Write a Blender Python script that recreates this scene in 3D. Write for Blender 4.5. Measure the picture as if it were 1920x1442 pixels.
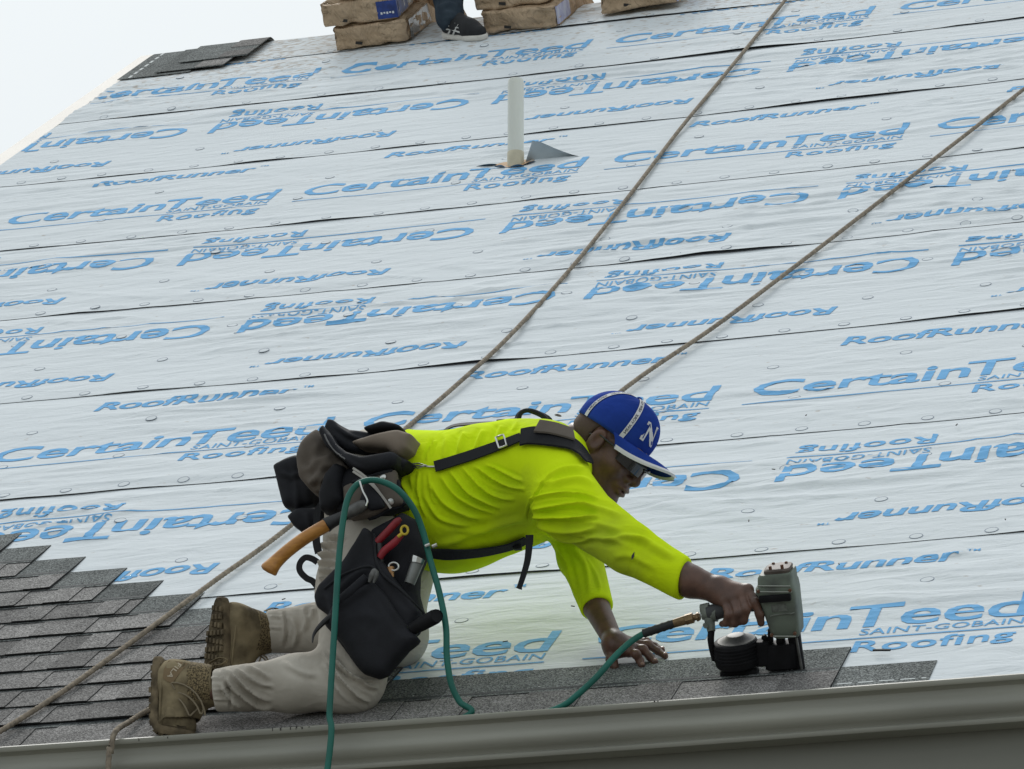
import bpy, bmesh, math, random
import numpy as np
from mathutils import Vector, Matrix

# ------------------------------------------------------------------ camera, sky, light, exposure
for o in list(bpy.data.objects):
    bpy.data.objects.remove(o, do_unlink=True)
scene = bpy.context.scene
COL = scene.collection
ROOF = math.radians(34.0)
CR, SR = math.cos(ROOF), math.sin(ROOF)
CAM = np.array([4.29998, -10.44361, -2.74774])
YAW, PITCH, ROLL = math.radians(-16.54877), math.radians(18.20591), math.radians(0.07582)
FPX = 8715.285                      # focal length in pixels of a 1920 wide frame


def cam_axes():
    cy, sy, cp, sp = math.cos(YAW), math.sin(YAW), math.cos(PITCH), math.sin(PITCH)
    fwd = np.array([sy * cp, cy * cp, sp])
    right = np.array([cy, -sy, 0.0])
    up = np.cross(right, fwd)
    cr, sr = math.cos(ROLL), math.sin(ROLL)
    return right * cr + up * sr, -right * sr + up * cr, fwd


RIGHT, UP, FWD = cam_axes()
cam_data = bpy.data.cameras.new('camera')
cam_data.sensor_width = 36.0
cam_data.lens = FPX / 1920.0 * 36.0
cam_data.clip_start = 0.1
cam_data.clip_end = 600.0
cam_obj = bpy.data.objects.new('camera', cam_data)
COL.objects.link(cam_obj)
cam_obj.matrix_world = Matrix(((RIGHT[0], UP[0], -FWD[0], CAM[0]), (RIGHT[1], UP[1], -FWD[1], CAM[1]),
                               (RIGHT[2], UP[2], -FWD[2], CAM[2]), (0, 0, 0, 1)))
scene.camera = cam_obj

SUN_EL, SUN_AZ = math.radians(52), math.radians(-28)      # high sun behind the ridge, veiled by cloud
world = bpy.data.worlds.new('World')
scene.world = world
world.use_nodes = True
wn, wl = world.node_tree.nodes, world.node_tree.links
wn.clear()
wo = wn.new('ShaderNodeOutputWorld')
bg = wn.new('ShaderNodeBackground')
sky = wn.new('ShaderNodeTexSky')
sky.sky_type = 'NISHITA'
sky.sun_disc = False
sky.sun_elevation = SUN_EL
sky.sun_rotation = SUN_AZ
sky.dust_density = 6.0
sky.air_density = 1.0
hs = wn.new('ShaderNodeHueSaturation')
hs.inputs['Saturation'].default_value = 0.12
mx = wn.new('ShaderNodeMixRGB')
mx.inputs['Fac'].default_value = 0.82
mx.inputs['Color2'].default_value = (6.75, 7.3, 7.55, 1)   # even white cloud layer
wl.new(sky.outputs[0], hs.inputs['Color'])
wl.new(hs.outputs[0], mx.inputs['Color1'])
wl.new(mx.outputs[0], bg.inputs['Color'])
bg.inputs['Strength'].default_value = 0.1
wl.new(bg.outputs[0], wo.inputs['Surface'])

sun_data = bpy.data.lights.new('sun', 'SUN')
sun_data.energy = 1.5
sun_data.angle = math.radians(18)
sun_data.color = (1.0, 0.975, 0.94)
sun_obj = bpy.data.objects.new('sun', sun_data)
COL.objects.link(sun_obj)
sd = Vector((math.sin(SUN_AZ) * math.cos(SUN_EL), math.cos(SUN_AZ) * math.cos(SUN_EL), math.sin(SUN_EL)))
sun_obj.rotation_euler = sd.to_track_quat('Z', 'Y').to_euler()
sun_obj.location = (0, 0, 20)

scene.view_settings.view_transform = 'Standard'
scene.view_settings.look = 'None'
scene.view_settings.exposure = 0.18
scene.view_settings.gamma = 1.0
scene.view_settings.use_curve_mapping = False

# ------------------------------------------------------------------ coordinate helpers
# roof frame: u along the eave, v up the slope, h off the surface


def rw(u, v, h=0.0):
    return np.stack(np.broadcast_arrays(np.asarray(u, float), np.asarray(v, float) * CR - np.asarray(h, float) * SR,
                                        np.asarray(v, float) * SR + np.asarray(h, float) * CR), -1)


def ray(px):
    return RIGHT * ((px[0] - 960) / FPX) - UP * ((px[1] - 721) / FPX) + FWD


def at_y(x, y, Y):
    """point of the vertical plane at depth Y seen at photo position x, y"""
    d = ray((x, y))
    return CAM + d * ((Y - CAM[1]) / d[1])


def at_roof(x, y, h=0.0):
    d = ray((x, y))
    n = np.array([0, -SR, CR])
    return CAM + d * ((h - CAM @ n) / (d @ n))


def to_px(X):
    d = np.asarray(X) - CAM
    z = d @ FWD
    return np.stack([960 + FPX * (d @ RIGHT) / z, 721 - FPX * (d @ UP) / z], -1)


ROOF_M = Matrix(((1, 0, 0, 0), (0, CR, -SR, 0), (0, SR, CR, 0), (0, 0, 0, 1)))   # roof frame -> world

# ------------------------------------------------------------------ materials
MATS = {}


def material(name, color, rough=0.6, var=0.0, scale=30.0, bump=0.0, bscale=None, color2=None, metallic=0.0,
             spec=0.5, sheen=0.0, stretch=None, detail=4.0, ramp=(0.35, 0.65), coat=0.0, sss=0.0, bdist=0.002,
             coords='Object', weave=None, crumple=None):
    if name in MATS:
        return MATS[name]
    m = bpy.data.materials.new(name)
    m.use_nodes = True
    nt = m.node_tree
    n, l = nt.nodes, nt.links
    b = n['Principled BSDF']
    b.inputs['Base Color'].default_value = (*color, 1)
    b.inputs['Roughness'].default_value = rough
    b.inputs['Metallic'].default_value = metallic
    b.inputs['Specular IOR Level'].default_value = spec
    if sheen:
        b.inputs['Sheen Weight'].default_value = sheen
    if coat:
        b.inputs['Coat Weight'].default_value = coat
    if sss:
        b.inputs['Subsurface Weight'].default_value = sss
        b.inputs['Subsurface Radius'].default_value = (0.006, 0.003, 0.002)
    tc = n.new('ShaderNodeTexCoord')
    src = tc.outputs[coords]
    if stretch:
        mp = n.new('ShaderNodeMapping')
        mp.inputs['Scale'].default_value = stretch
        l.new(src, mp.inputs['Vector'])
        src = mp.outputs[0]
    if color2 is not None or var:
        if color2 is None:
            color2 = tuple(c * (1 - var) for c in color)
        t = n.new('ShaderNodeTexNoise')
        t.inputs['Scale'].default_value = scale
        t.inputs['Detail'].default_value = detail
        l.new(src, t.inputs['Vector'])
        r = n.new('ShaderNodeValToRGB')
        r.color_ramp.elements[0].position = ramp[0]
        r.color_ramp.elements[1].position = ramp[1]
        r.color_ramp.elements[0].color = (*color2, 1)
        r.color_ramp.elements[1].color = (*color, 1)
        l.new(t.outputs['Fac'], r.inputs['Fac'])
        l.new(r.outputs[0], b.inputs['Base Color'])
    if bump:
        t2 = n.new('ShaderNodeTexNoise')
        t2.inputs['Scale'].default_value = bscale or scale * 3
        t2.inputs['Detail'].default_value = 3
        l.new(src, t2.inputs['Vector'])
        bp = n.new('ShaderNodeBump')
        bp.inputs['Strength'].default_value = bump
        bp.inputs['Distance'].default_value = bdist
        l.new(t2.outputs['Fac'], bp.inputs['Height'])
        if crumple:
            cs, cd = crumple
            t3 = n.new('ShaderNodeTexNoise')
            t3.inputs['Scale'].default_value = cs
            t3.inputs['Detail'].default_value = 3
            t3.inputs['Distortion'].default_value = 1.6
            l.new(src, t3.inputs['Vector'])
            rg = n.new('ShaderNodeMath')
            rg.operation = 'SUBTRACT'
            rg.inputs[1].default_value = .5
            l.new(t3.outputs['Fac'], rg.inputs[0])
            ab = n.new('ShaderNodeMath')
            ab.operation = 'ABSOLUTE'
            l.new(rg.outputs[0], ab.inputs[0])
            b3 = n.new('ShaderNodeBump')
            b3.inputs['Strength'].default_value = 1.0
            b3.inputs['Distance'].default_value = cd
            b3.invert = True
            l.new(ab.outputs[0], b3.inputs['Height'])
            l.new(b3.outputs[0], bp.inputs['Normal'])
        if weave:
            wv = n.new('ShaderNodeTexWave')
            wv.inputs['Scale'].default_value = weave
            wv.inputs['Distortion'].default_value = 0.5
            l.new(src, wv.inputs['Vector'])
            b2 = n.new('ShaderNodeBump')
            b2.inputs['Strength'].default_value = 0.5
            b2.inputs['Distance'].default_value = 0.0008
            l.new(wv.outputs['Fac'], b2.inputs['Height'])
            l.new(bp.outputs[0], b2.inputs['Normal'])
            l.new(b2.outputs[0], b.inputs['Normal'])
        else:
            l.new(bp.outputs[0], b.inputs['Normal'])
    MATS[name] = m
    return m


# ------------------------------------------------------------------ object helpers


def link(name, me, mats=None, parent=None, smooth=False, label=None, cat=None, group=None, kind=None):
    ob = bpy.data.objects.new(name, me)
    COL.objects.link(ob)
    if me is not None:
        if mats is not None and not me.materials:
            for m in (mats if isinstance(mats, (list, tuple)) else [mats]):
                me.materials.append(m)
        if smooth and len(me.polygons):
            me.polygons.foreach_set('use_smooth', np.ones(len(me.polygons), bool))
    if parent is not None:
        ob.parent = parent
    for k, val in (('label', label), ('category', cat), ('group', group), ('kind', kind)):
        if val:
            ob[k] = val
    return ob


def empty(name, loc=(0, 0, 0), label=None, cat=None, group=None, kind=None):
    ob = link(name, None, label=label, cat=cat, group=group, kind=kind)
    ob.location = loc
    ob.empty_display_size = 0.1
    return ob


def mesh_np(name, V, F, midx=None):
    """fast mesh from arrays; F an (n,3) or (n,4) array or a list of lists"""
    me = bpy.data.meshes.new(name)
    if isinstance(F, np.ndarray):
        n, k = F.shape
        me.vertices.add(len(V))
        me.vertices.foreach_set('co', np.asarray(V, np.float32).ravel())
        me.loops.add(n * k)
        me.loops.foreach_set('vertex_index', F.astype(np.int32).ravel())
        me.polygons.add(n)
        me.polygons.foreach_set('loop_start', np.arange(0, n * k, k, dtype=np.int32))
        if midx is not None:
            me.polygons.foreach_set('material_index', np.asarray(midx, np.int32))
        me.update(calc_edges=True)
        me.validate()
    else:
        me.from_pydata([tuple(v) for v in V], [], F)
        if midx is not None:
            me.polygons.foreach_set('material_index', np.asarray(midx, np.int32))
        me.update()
    return me


class MB:
    """collects shapes for one mesh"""

    def __init__(s):
        s.v, s.f, s.m = [], [], []

    def add(s, V, F, mi=0):
        o = len(s.v)
        s.v += [tuple(map(float, p)) for p in V]
        s.f += [[i + o for i in q] for q in F]
        s.m += [mi] * len(F)
        return s

    def box(s, lo, hi, M=None, mi=0, bev=0.0):
        bm = bmesh.new()
        bmesh.ops.create_cube(bm, size=1)
        lo, hi = np.minimum(lo, hi), np.maximum(lo, hi)
        for v in bm.verts:
            v.co = [(lo[i] + hi[i]) / 2 + v.co[i] * (hi[i] - lo[i]) for i in range(3)]
        if bev:
            bmesh.ops.bevel(bm, geom=bm.edges[:], offset=bev, segments=2, affect='EDGES', profile=0.6)
        return s.bm(bm, M, mi)

    def bm(s, bm, M=None, mi=0):
        bm.verts.ensure_lookup_table()
        if M is not None:
            bm.transform(M)
        bm.verts.index_update()
        s.add([v.co[:] for v in bm.verts], [[v.index for v in f.verts] for f in bm.faces], mi)
        bm.free()
        return s

    def tube(s, pts, r, n=10, mi=0, cap=True, flat=None):
        """round tube (or flat strap, flat = up vector and thickness) along points"""
        P = np.asarray(pts, float)
        k = len(P)
        R = np.full(k, r) if np.isscalar(r) else np.asarray(r, float)
        T = np.gradient(P, axis=0)
        T /= np.linalg.norm(T, axis=1)[:, None] + 1e-12
        a = np.array([0, 0, 1.0]) if abs(T[0][2]) < .9 else np.array([1.0, 0, 0])
        N = a - T[0] * (a @ T[0])
        N /= np.linalg.norm(N)
        V = []
        for i in range(k):
            N = N - T[i] * (N @ T[i])
            N /= np.linalg.norm(N) + 1e-12
            B = np.cross(T[i], N)
            for j in range(n):
                t = 2 * math.pi * j / n
                V.append(P[i] + R[i] * (math.cos(t) * N + math.sin(t) * B))
        F = [[i * n + j, i * n + (j + 1) % n, (i + 1) * n + (j + 1) % n, (i + 1) * n + j]
             for i in range(k - 1) for j in range(n)]
        if cap:
            F += [list(range(n))[::-1], [(k - 1) * n + j for j in range(n)]]
        return s.add(V, F, mi)

    def strap(s, pts, nrm, w, t=0.003, mi=0):
        """flat webbing along pts; nrm = outward normals; w width, t thickness"""
        P = np.asarray(pts, float)
        k = len(P)
        Nn = np.broadcast_to(np.asarray(nrm, float), P.shape).copy()
        Wd = np.full(k, w) if np.isscalar(w) else np.asarray(w, float)
        T = np.gradient(P, axis=0)
        T /= np.linalg.norm(T, axis=1)[:, None] + 1e-12
        V = []
        for i in range(k):
            N = Nn[i] - T[i] * (Nn[i] @ T[i])
            N /= np.linalg.norm(N) + 1e-12
            B = np.cross(T[i], N)
            for a, b in ((-.5, 0), (-.46, t), (.46, t), (.5, 0)):
                V.append(P[i] + B * a * Wd[i] + N * b)
        F = [[i * 4 + j, i * 4 + (j + 1) % 4, (i + 1) * 4 + (j + 1) % 4, (i + 1) * 4 + j]
             for i in range(k - 1) for j in range(4)]
        F += [[3, 2, 1, 0], [(k - 1) * 4 + j for j in range(4)]]
        return s.add(V, F, mi)

    def lathe(s, prof, n=24, M=None, mi=0, cap=True):
        """profile of (r, z) about z"""
        V, F = [], []
        for r, z in prof:
            for j in range(n):
                t = 2 * math.pi * j / n
                V.append((r * math.cos(t), r * math.sin(t), z))
        for i in range(len(prof) - 1):
            for j in range(n):
                F.append([i * n + j, i * n + (j + 1) % n, (i + 1) * n + (j + 1) % n, (i + 1) * n + j])
        if cap:
            F += [list(range(n))[::-1], [(len(prof) - 1) * n + j for j in range(n)]]
        if M is not None:
            V = [tuple(M @ Vector(v)) for v in V]
        return s.add(V, F, mi)

    def prism(s, poly, d0, d1, M=None, mi=0):
        """poly in xy, extruded z d0..d1"""
        n = len(poly)
        V = [(x, y, d0) for x, y in poly] + [(x, y, d1) for x, y in poly]
        F = [list(range(n))[::-1], list(range(n, 2 * n))] + [[i, (i + 1) % n, n + (i + 1) % n, n + i] for i in range(n)]
        if M is not None:
            V = [tuple(M @ Vector(v)) for v in V]
        return s.add(V, F, mi)

    def mesh(s, name):
        me = bpy.data.meshes.new(name)
        me.from_pydata(s.v, [], s.f)
        me.polygons.foreach_set('material_index', np.asarray(s.m, np.int32))
        bm = bmesh.new()
        bm.from_mesh(me)
        bmesh.ops.recalc_face_normals(bm, faces=bm.faces[:])
        bm.to_mesh(me)
        bm.free()
        me.update()
        return me

    def build(s, name, mats, parent=None, smooth=False, **kw):
        me = s.mesh(name)
        ob = link(name, me, mats, parent, smooth, **kw)
        if smooth:
            sharp_by_angle(me)
        return ob


def sharp_by_angle(me, deg=38):
    bm = bmesh.new()
    bm.from_mesh(me)
    lim = math.radians(deg)
    for e in bm.edges:
        if len(e.link_faces) == 2 and e.calc_face_angle(0) > lim:
            e.smooth = False
    bm.to_mesh(me)
    bm.free()


def spline(pts, n=8):
    """Catmull-Rom through points (any dimension)"""
    P = np.asarray(pts, float)
    Q = np.vstack([2 * P[0] - P[1], P, 2 * P[-1] - P[-2]])
    out = []
    for i in range(len(P) - 1):
        p0, p1, p2, p3 = Q[i:i + 4]
        for t in np.linspace(0, 1, n, endpoint=False):
            out.append(.5 * ((2 * p1) + (-p0 + p2) * t + (2 * p0 - 5 * p1 + 4 * p2 - p3) * t * t
                             + (-p0 + 3 * p1 - 3 * p2 + p3) * t ** 3))
    out.append(P[-1])
    return np.array(out)


# value noise for shaping
_rng = np.random.RandomState(11)
_LAT = _rng.rand(256, 256)


def noise2(x, y, seed=0):
    x, y = np.asarray(x, float) + seed * 17.31, np.asarray(y, float) + seed * 7.77
    xi, yi = np.floor(x).astype(int), np.floor(y).astype(int)
    fx, fy = x - xi, y - yi
    fx, fy = fx * fx * fx * (fx * (6 * fx - 15) + 10), fy * fy * fy * (fy * (6 * fy - 15) + 10)
    g = lambda a, b: _LAT[a % 256, b % 256]
    return ((g(xi, yi) * (1 - fx) + g(xi + 1, yi) * fx) * (1 - fy)
            + (g(xi, yi + 1) * (1 - fx) + g(xi + 1, yi + 1) * fx) * fy) * 2 - 1
# ================================================================== THE SETTING
ground = link('ground', mesh_np('ground', [(-250, -250, -4.35), (250, -250, -4.35), (250, 250, -4.35), (-250, 250, -4.35)],
                                [[0, 1, 2, 3]]),
              material('lawn', (.06, .085, .035), .9, scale=3, color2=(.1, .085, .05), bump=.4, bscale=60), kind='structure')

mb = MB()
mb.box((-14, -24, -4.36), (18, -1.2, -4.335))  # unseen slab, added to bounce fill light onto undersides and near faces
mb.build('bounce_slab', material('bounce_concrete', (.22, .21, .195), .9, scale=2, color2=(.16, .155, .145), bump=.3, bscale=90), None, kind='structure')

house = empty('house', (0, 0, 0), 'house under a steep white roof with beige gutter, half way through reroofing', 'house')
EXP = 0.1425
RAKE = -2.747
UR = 6.0                                   # the roof runs on to here, past the frame
VR = 9.26
PERIOD = 1.209

m_deck = material('plywood', (.55, .36, .2), .8, scale=6, color2=(.42, .26, .13), stretch=(1, 8, 8), bump=.2)
m_rake = material('cream_trim', (.80, .755, .70), .7, spec=.2, var=.05, scale=4, bump=.05)
m_gut = material('gutter_paint', (.345, .342, .292), .45, var=.28, scale=5, bump=.12, bscale=14, stretch=(.25, 2, 2))
m_siding = material('siding', (.22, .22, .185), .6, var=.08, scale=5, bump=.1)
m_sheet = material('underlayment', (.655, .695, .72), 1.0, spec=.03)
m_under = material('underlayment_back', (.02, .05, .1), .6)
m_print = material('blue_print', (.16, .40, .68), .9, spec=.08)
m_nail = material('cap_plastic', (.655, .695, .72), 1.0, spec=.03)
m_edge_shade = material('cap_edge_shade', (.26, .30, .36), .8, spec=.1)  # grey ring paints in the shadow around each white cap's edge

# weathering and fine crinkle of the sheets and their print share one position based pattern


def weather(m, dirt=(.42, .36, .3)):
    nt = m.node_tree
    n, l = nt.nodes, nt.links
    b = n['Principled BSDF']
    col = tuple(b.inputs['Base Color'].default_value)
    g = n.new('ShaderNodeNewGeometry')
    rot = n.new('ShaderNodeMapping')
    rot.inputs['Rotation'].default_value = (-ROOF, 0, 0)
    l.new(g.outputs['Position'], rot.inputs['Vector'])
    mp = n.new('ShaderNodeMapping')
    mp.inputs['Scale'].default_value = (4.0, 11.0, 11.0)
    l.new(rot.outputs[0], mp.inputs['Vector'])
    nz = n.new('ShaderNodeTexNoise')
    nz.inputs['Scale'].default_value = 1.6
    nz.inputs['Detail'].default_value = 5
    nz.inputs['Distortion'].default_value = .6
    l.new(mp.outputs[0], nz.inputs['Vector'])
    fine = n.new('ShaderNodeTexNoise')
    fine.inputs['Scale'].default_value = 70
    fine.inputs['Detail'].default_value = 3
    l.new(rot.outputs[0], fine.inputs['Vector'])
    ad = n.new('ShaderNodeMath')
    ad.operation = 'MULTIPLY_ADD'
    ad.inputs[1].default_value = .09
    l.new(fine.outputs['Fac'], ad.inputs[0])
    l.new(nz.outputs['Fac'], ad.inputs[2])
    bp = n.new('ShaderNodeBump')
    bp.inputs['Strength'].default_value = .6
    bp.inputs['Distance'].default_value = .014
    l.new(ad.outputs[0], bp.inputs['Height'])
    l.new(bp.outputs[0], b.inputs['Normal'])
    # grime: scuffs and boot dirt, denser up by the ridge where the crew walks
    sp = n.new('ShaderNodeTexNoise')
    sp.inputs['Scale'].default_value = 26
    sp.inputs['Detail'].default_value = 6
    mp2 = n.new('ShaderNodeMapping')
    mp2.inputs['Scale'].default_value = (1, 1.6, 1)
    l.new(rot.outputs[0], mp2.inputs['Vector'])
    l.new(mp2.outputs[0], sp.inputs['Vector'])
    bl = n.new('ShaderNodeTexNoise')
    bl.inputs['Scale'].default_value = 1.3
    bl.inputs['Detail'].default_value = 2
    l.new(rot.outputs[0], bl.inputs['Vector'])
    se = n.new('ShaderNodeSeparateXYZ')
    l.new(rot.outputs[0], se.inputs[0])
    rg = n.new('ShaderNodeMapRange')
    rg.inputs['From Min'].default_value = 7.6
    rg.inputs['From Max'].default_value = 9.2
    rg.inputs['To Max'].default_value = .21
    l.new(se.outputs['Y'], rg.inputs['Value'])
    s1 = n.new('ShaderNodeMath')
    s1.operation = 'ADD'
    l.new(sp.outputs['Fac'], s1.inputs[0])
    l.new(rg.outputs[0], s1.inputs[1])
    s2 = n.new('ShaderNodeMath')
    s2.operation = 'MULTIPLY_ADD'
    s2.inputs[1].default_value = .22
    l.new(bl.outputs['Fac'], s2.inputs[0])
    l.new(s1.outputs[0], s2.inputs[2])
    rp = n.new('ShaderNodeValToRGB')
    rp.color_ramp.elements[0].position = .78
    rp.color_ramp.elements[0].color = (0, 0, 0, 1)
    rp.color_ramp.elements[1].position = .92
    rp.color_ramp.elements[1].color = (.75, .75, .75, 1)
    l.new(s2.outputs[0], rp.inputs['Fac'])
    mxn = n.new('ShaderNodeMixRGB')
    mxn.inputs['Color1'].default_value = col
    mxn.inputs['Color2'].default_value = (*dirt, 1)
    l.new(rp.outputs[0], mxn.inputs['Fac'])
    l.new(mxn.outputs[0], b.inputs['Base Color'])


weather(m_sheet)
weather(m_print, (.3, .3, .32))

# --- deck, back slope, walls
mb = MB()
mb.box((RAKE + .002, .03, -.03), (UR, VR, -.006), ROOF_M)
mb.build('roof_deck', m_deck, house)
RY, RZ = VR * CR, VR * SR
mb = MB()
back = [rw(RAKE, VR, 0), rw(UR, VR, 0)]
mb.add([(RAKE, RY, RZ - .004), (UR, RY, RZ - .004), (UR, 2 * RY, 0), (RAKE, 2 * RY, 0),
        (RAKE, RY, RZ - .04), (UR, RY, RZ - .04), (UR, 2 * RY, -.04), (RAKE, 2 * RY, -.04)],
       [[0, 1, 2, 3], [7, 6, 5, 4], [0, 4, 5, 1], [2, 6, 7, 3], [1, 5, 6, 2], [0, 3, 7, 4]])
mb.build('back_slope', m_sheet, house)
mb = MB()
mb.box((RAKE - .085, -.02, -.16), (RAKE - .001, VR + .02, .004), ROOF_M)
mb.build('rake_board', m_rake, house)
mb = MB()
mb.box((RAKE, .35, -4.35), (UR - .05, .47, -.10))                       # front wall
for i in range(22):
    z = -.26 - i * .185
    mb.add([(RAKE, .35, z), (UR - .05, .35, z), (UR - .05, .336, z - .175), (RAKE, .336, z - .175), (UR - .05, .35, z - .176), (RAKE, .35, z - .176)],
           [[0, 1, 2, 3], [3, 2, 4, 5]])
mb.build('wall', m_siding, house)
mb = MB()
mb.add([(RAKE + .12, .47, -4.35), (RAKE + .12, 2 * RY - .5, -4.35), (RAKE + .12, 2 * RY - .5, .2), (RAKE + .12, RY, RZ - .12), (RAKE + .12, .47, .2)], [[0, 1, 2, 3, 4]])
mb.build('gable_wall', m_siding, house)
mb = MB()
mb.box((RAKE - .02, .035, -.235), (UR, .056, -.012))
mb.box((RAKE - .02, .031, -.242), (UR, .36, -.232))
mb.build('fascia', material('fascia_paint', (.22, .22, .185), .5, var=.2, scale=4, stretch=(.3, 2, 2)), house)

# --- gutter: pressed ogee front, rolled lips
LY, LZ = -.068, -.012
prof = [(.034, -.015), (.034, -.108), (.030, -.114), (-.030, -.116), (-.037, -.115), (-.040, -.111), (-.040, -.105), (-.037, -.102), (-.034, -.100),
        (-.036, -.096), (-.043, -.091), (-.052, -.083), (-.057, -.074), (-.058, -.066), (-.055, -.056), (-.050, -.046), (-.047, -.037), (-.049, -.029), (-.058, -.024), (LY, -.0225), (LY - .003, -.019), (LY - .0035, LZ + .001),
        (LY, LZ + .004), (LY + .014, LZ + .0045), (LY + .0155, LZ - .004), (LY + .013, LZ - .006),
        (LY + .0125, LZ - .002), (LY + .004, LZ - .003), (-.056, -.021), (-.046, -.027), (-.044, -.037), (-.047, -.047), (-.052, -.057), (-.054, -.066),
        (-.053, -.073), (-.048, -.081), (-.034, -.095), (-.028, -.112), (.028, -.111), (.031, -.015)]
mb = MB()
us = np.linspace(RAKE - .12, UR, 90)
V, F = [], []
K = len(prof)
for i, u in enumerate(us):
    # the run is not dead straight: a slow sag and small dents
    dz = .0061 * .277 * (u - 1.15) ** 2 * (1 if u < 3 else 0) + (.0061 * .277 * 3.4 if u >= 3 else 0) - .004
    dz += .0012 * float(noise2(u * 1.3, 3.1))
    for y, z in prof:
        V.append((u, y + .0010 * float(noise2(u * 2.1, z * 20 + 5)), z + dz))
for i in range(len(us) - 1):
    for j in range(K):
        F.append([i * K + j, i * K + (j + 1) % K, (i + 1) * K + (j + 1) % K, (i + 1) * K + j])
mb.add(V, F)
gut = mb.build('gutter', m_gut, house, smooth=True)
m_speck = material('speck', (.05, .045, .04), .8)
rs = random.Random(5)
mb = MB()
for u0, n in ((.66, 8), (1.60, 2), (.30, 2)):
    for i in range(n):
        u = u0 + rs.uniform(-.05, .05)
        mb.box((u, LY - .0042, LZ - .006 + rs.uniform(-.003, .003)), (u + rs.uniform(.0015, .004), LY - .003, LZ - .003 + rs.uniform(0, .003)))
mb.build('paint_chips', m_speck, gut)['kind'] = 'stuff'

# --- underlayment courses, each a crinkled sheet with a lifted lower edge
#       lap line v = a u^2 + b u + c
LAPS = [(-.0, 0., .012), (.0087, -.02, 1.1194), (.0026, -.0063, 2.2239), (.0127, -.0126, 3.331), (.0116, -.0076, 4.4589), (.011, .0002, 5.5457),
        (.0112, .0088, 6.7023), (.0126, .0183, 7.8637), (.0141, .0174, 8.8279), (0, 0, 9.75)]


def lap(k, u):
    a, b, c = LAPS[k]
    uu = np.clip(u, -2.75, 2.6)
    return a * uu * uu + b * uu + c


def wrinkle(u, v):
    # long creases that run along the roll, fanning and crossing here and there
    q = v + .045 * noise2(u * .8, v * 1.3, 4) + .02 * noise2(u * 2.3, v * 3, 9)
    env = .15 + .85 * np.clip(noise2(u * 1.1, v * 2.2, 21) + .40, 0, 1)
    rdg = lambda n: np.maximum(0, 1 - np.abs(n) * 2.2) ** 1.6
    w = .0080 * env * rdg(noise2(u * 1.5 + 5, q * 11 + u * .45, 1))
    w = w + .0046 * env * rdg(noise2(u * 2.4, q * 21 - u * 1.3, 2))
    w = w + .0075 * np.clip(noise2(u * .8 + 3, v * 1.6, 23), 0, 1) * rdg(noise2(u * 3.0 - v * 4, v * 8 + u * 4.5, 3))
    return w + .0045 * noise2(u * .9, v * 3.4, 6) - .003


def covered(u, v):
    """1 where shingles lie flat on the sheet"""
    a = np.clip((.40 - v) / .06, 0, 1) * np.clip((2.35 - u) / .08, 0, 1)
    b = np.clip((1.05 - v * 1.06 - u + .30) / .10, 0, 1) * np.clip((2.3 - v) / .1, 0, 1)
    return np.maximum(a, b)


def lift(k, u):
    base = .015 * np.maximum(0, noise2(u * 1.5, 5.5 * k, 12) - .05) ** 1.7
    return .0010 + base + .0042 * np.maximum(0, noise2(u * 3.4, k * 3.3, 13) + .30) ** 1.4 + .0012 * np.maximum(0, noise2(u * 11, k * 2.1, 16))


def base_h(k, u, v):
    d = np.maximum(v - lap(k, u), 0)
    top = np.clip((lap(k + 1, u) - v) / .10, 0, 1)
    c = 1 - covered(u, v)
    h = .003 + (wrinkle(u, v) * (.3 + .7 * top) + .0048 * (.12 + .88 * top)) * (.35 + .65 * np.clip(d / .05, 0, 1)) * c
    h = np.maximum(h, .0022 + .0004 * noise2(u * 9, v * 30, 8))
    return h - .0020 * (1 - top)


def sheet_h(k, u, v):
    h = base_h(k, u, v)
    d = np.maximum(v - lap(k, u), 0)
    if k:
        under = base_h(k - 1, u, v)
        e = np.exp(-(d / .045) ** 1.3)
        h = h * (1 - e) + (under + .0011) * e
        h = np.where(d < .085, np.maximum(h, under + .0010), h)
        h = h + lift(k, u) * np.exp(-d / .05)
    return h


sheets = []
for k in range(9):
    nu = 330
    ug = np.linspace(RAKE, 5.0, nu)
    t = np.concatenate([np.array([0, .004, .012, .024, .04]), np.arange(.055, 1.2, .0125)])
    if k == 8:
        t = t[t < .45]
    U, Tt = np.meshgrid(ug, t, indexing='ij')
    if k < 8:
        tmax = (lap(k + 1, U) - lap(k, U) + .07)
        Vv = lap(k, U) + Tt / t[-1] * tmax
        Vv = np.where(Tt < .05, lap(k, U) + Tt, Vv)
    else:
        Vv = lap(k, U) + Tt / t[-1] * (VR - lap(k, U))
    # slightly ragged cut lower edge
    Vv[:, 0] += .004 * noise2(ug * 3, k * 2.0, 14) + .004 * noise2(ug * .9, k * 5.0, 15)
    Hh = sheet_h(k, U, Vv)
    Wp = rw(U, Vv, Hh)
    nv = len(t)
    idx = np.arange(nu * nv).reshape(nu, nv)
    Fq = np.stack([idx[:-1, :-1], idx[1:, :-1], idx[1:, 1:], idx[:-1, 1:]], -1).reshape(-1, 4)
    # dark back of the loose lower edge
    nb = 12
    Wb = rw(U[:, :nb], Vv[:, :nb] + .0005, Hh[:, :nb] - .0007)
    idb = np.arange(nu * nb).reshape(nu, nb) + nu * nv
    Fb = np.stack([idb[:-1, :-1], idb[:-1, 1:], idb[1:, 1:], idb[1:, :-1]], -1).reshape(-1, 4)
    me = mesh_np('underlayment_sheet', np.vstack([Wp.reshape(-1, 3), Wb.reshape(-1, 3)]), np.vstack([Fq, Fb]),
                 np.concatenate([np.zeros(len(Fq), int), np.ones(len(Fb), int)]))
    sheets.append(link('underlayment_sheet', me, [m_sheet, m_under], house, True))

# --- print: lettering laid on the sheets


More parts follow.
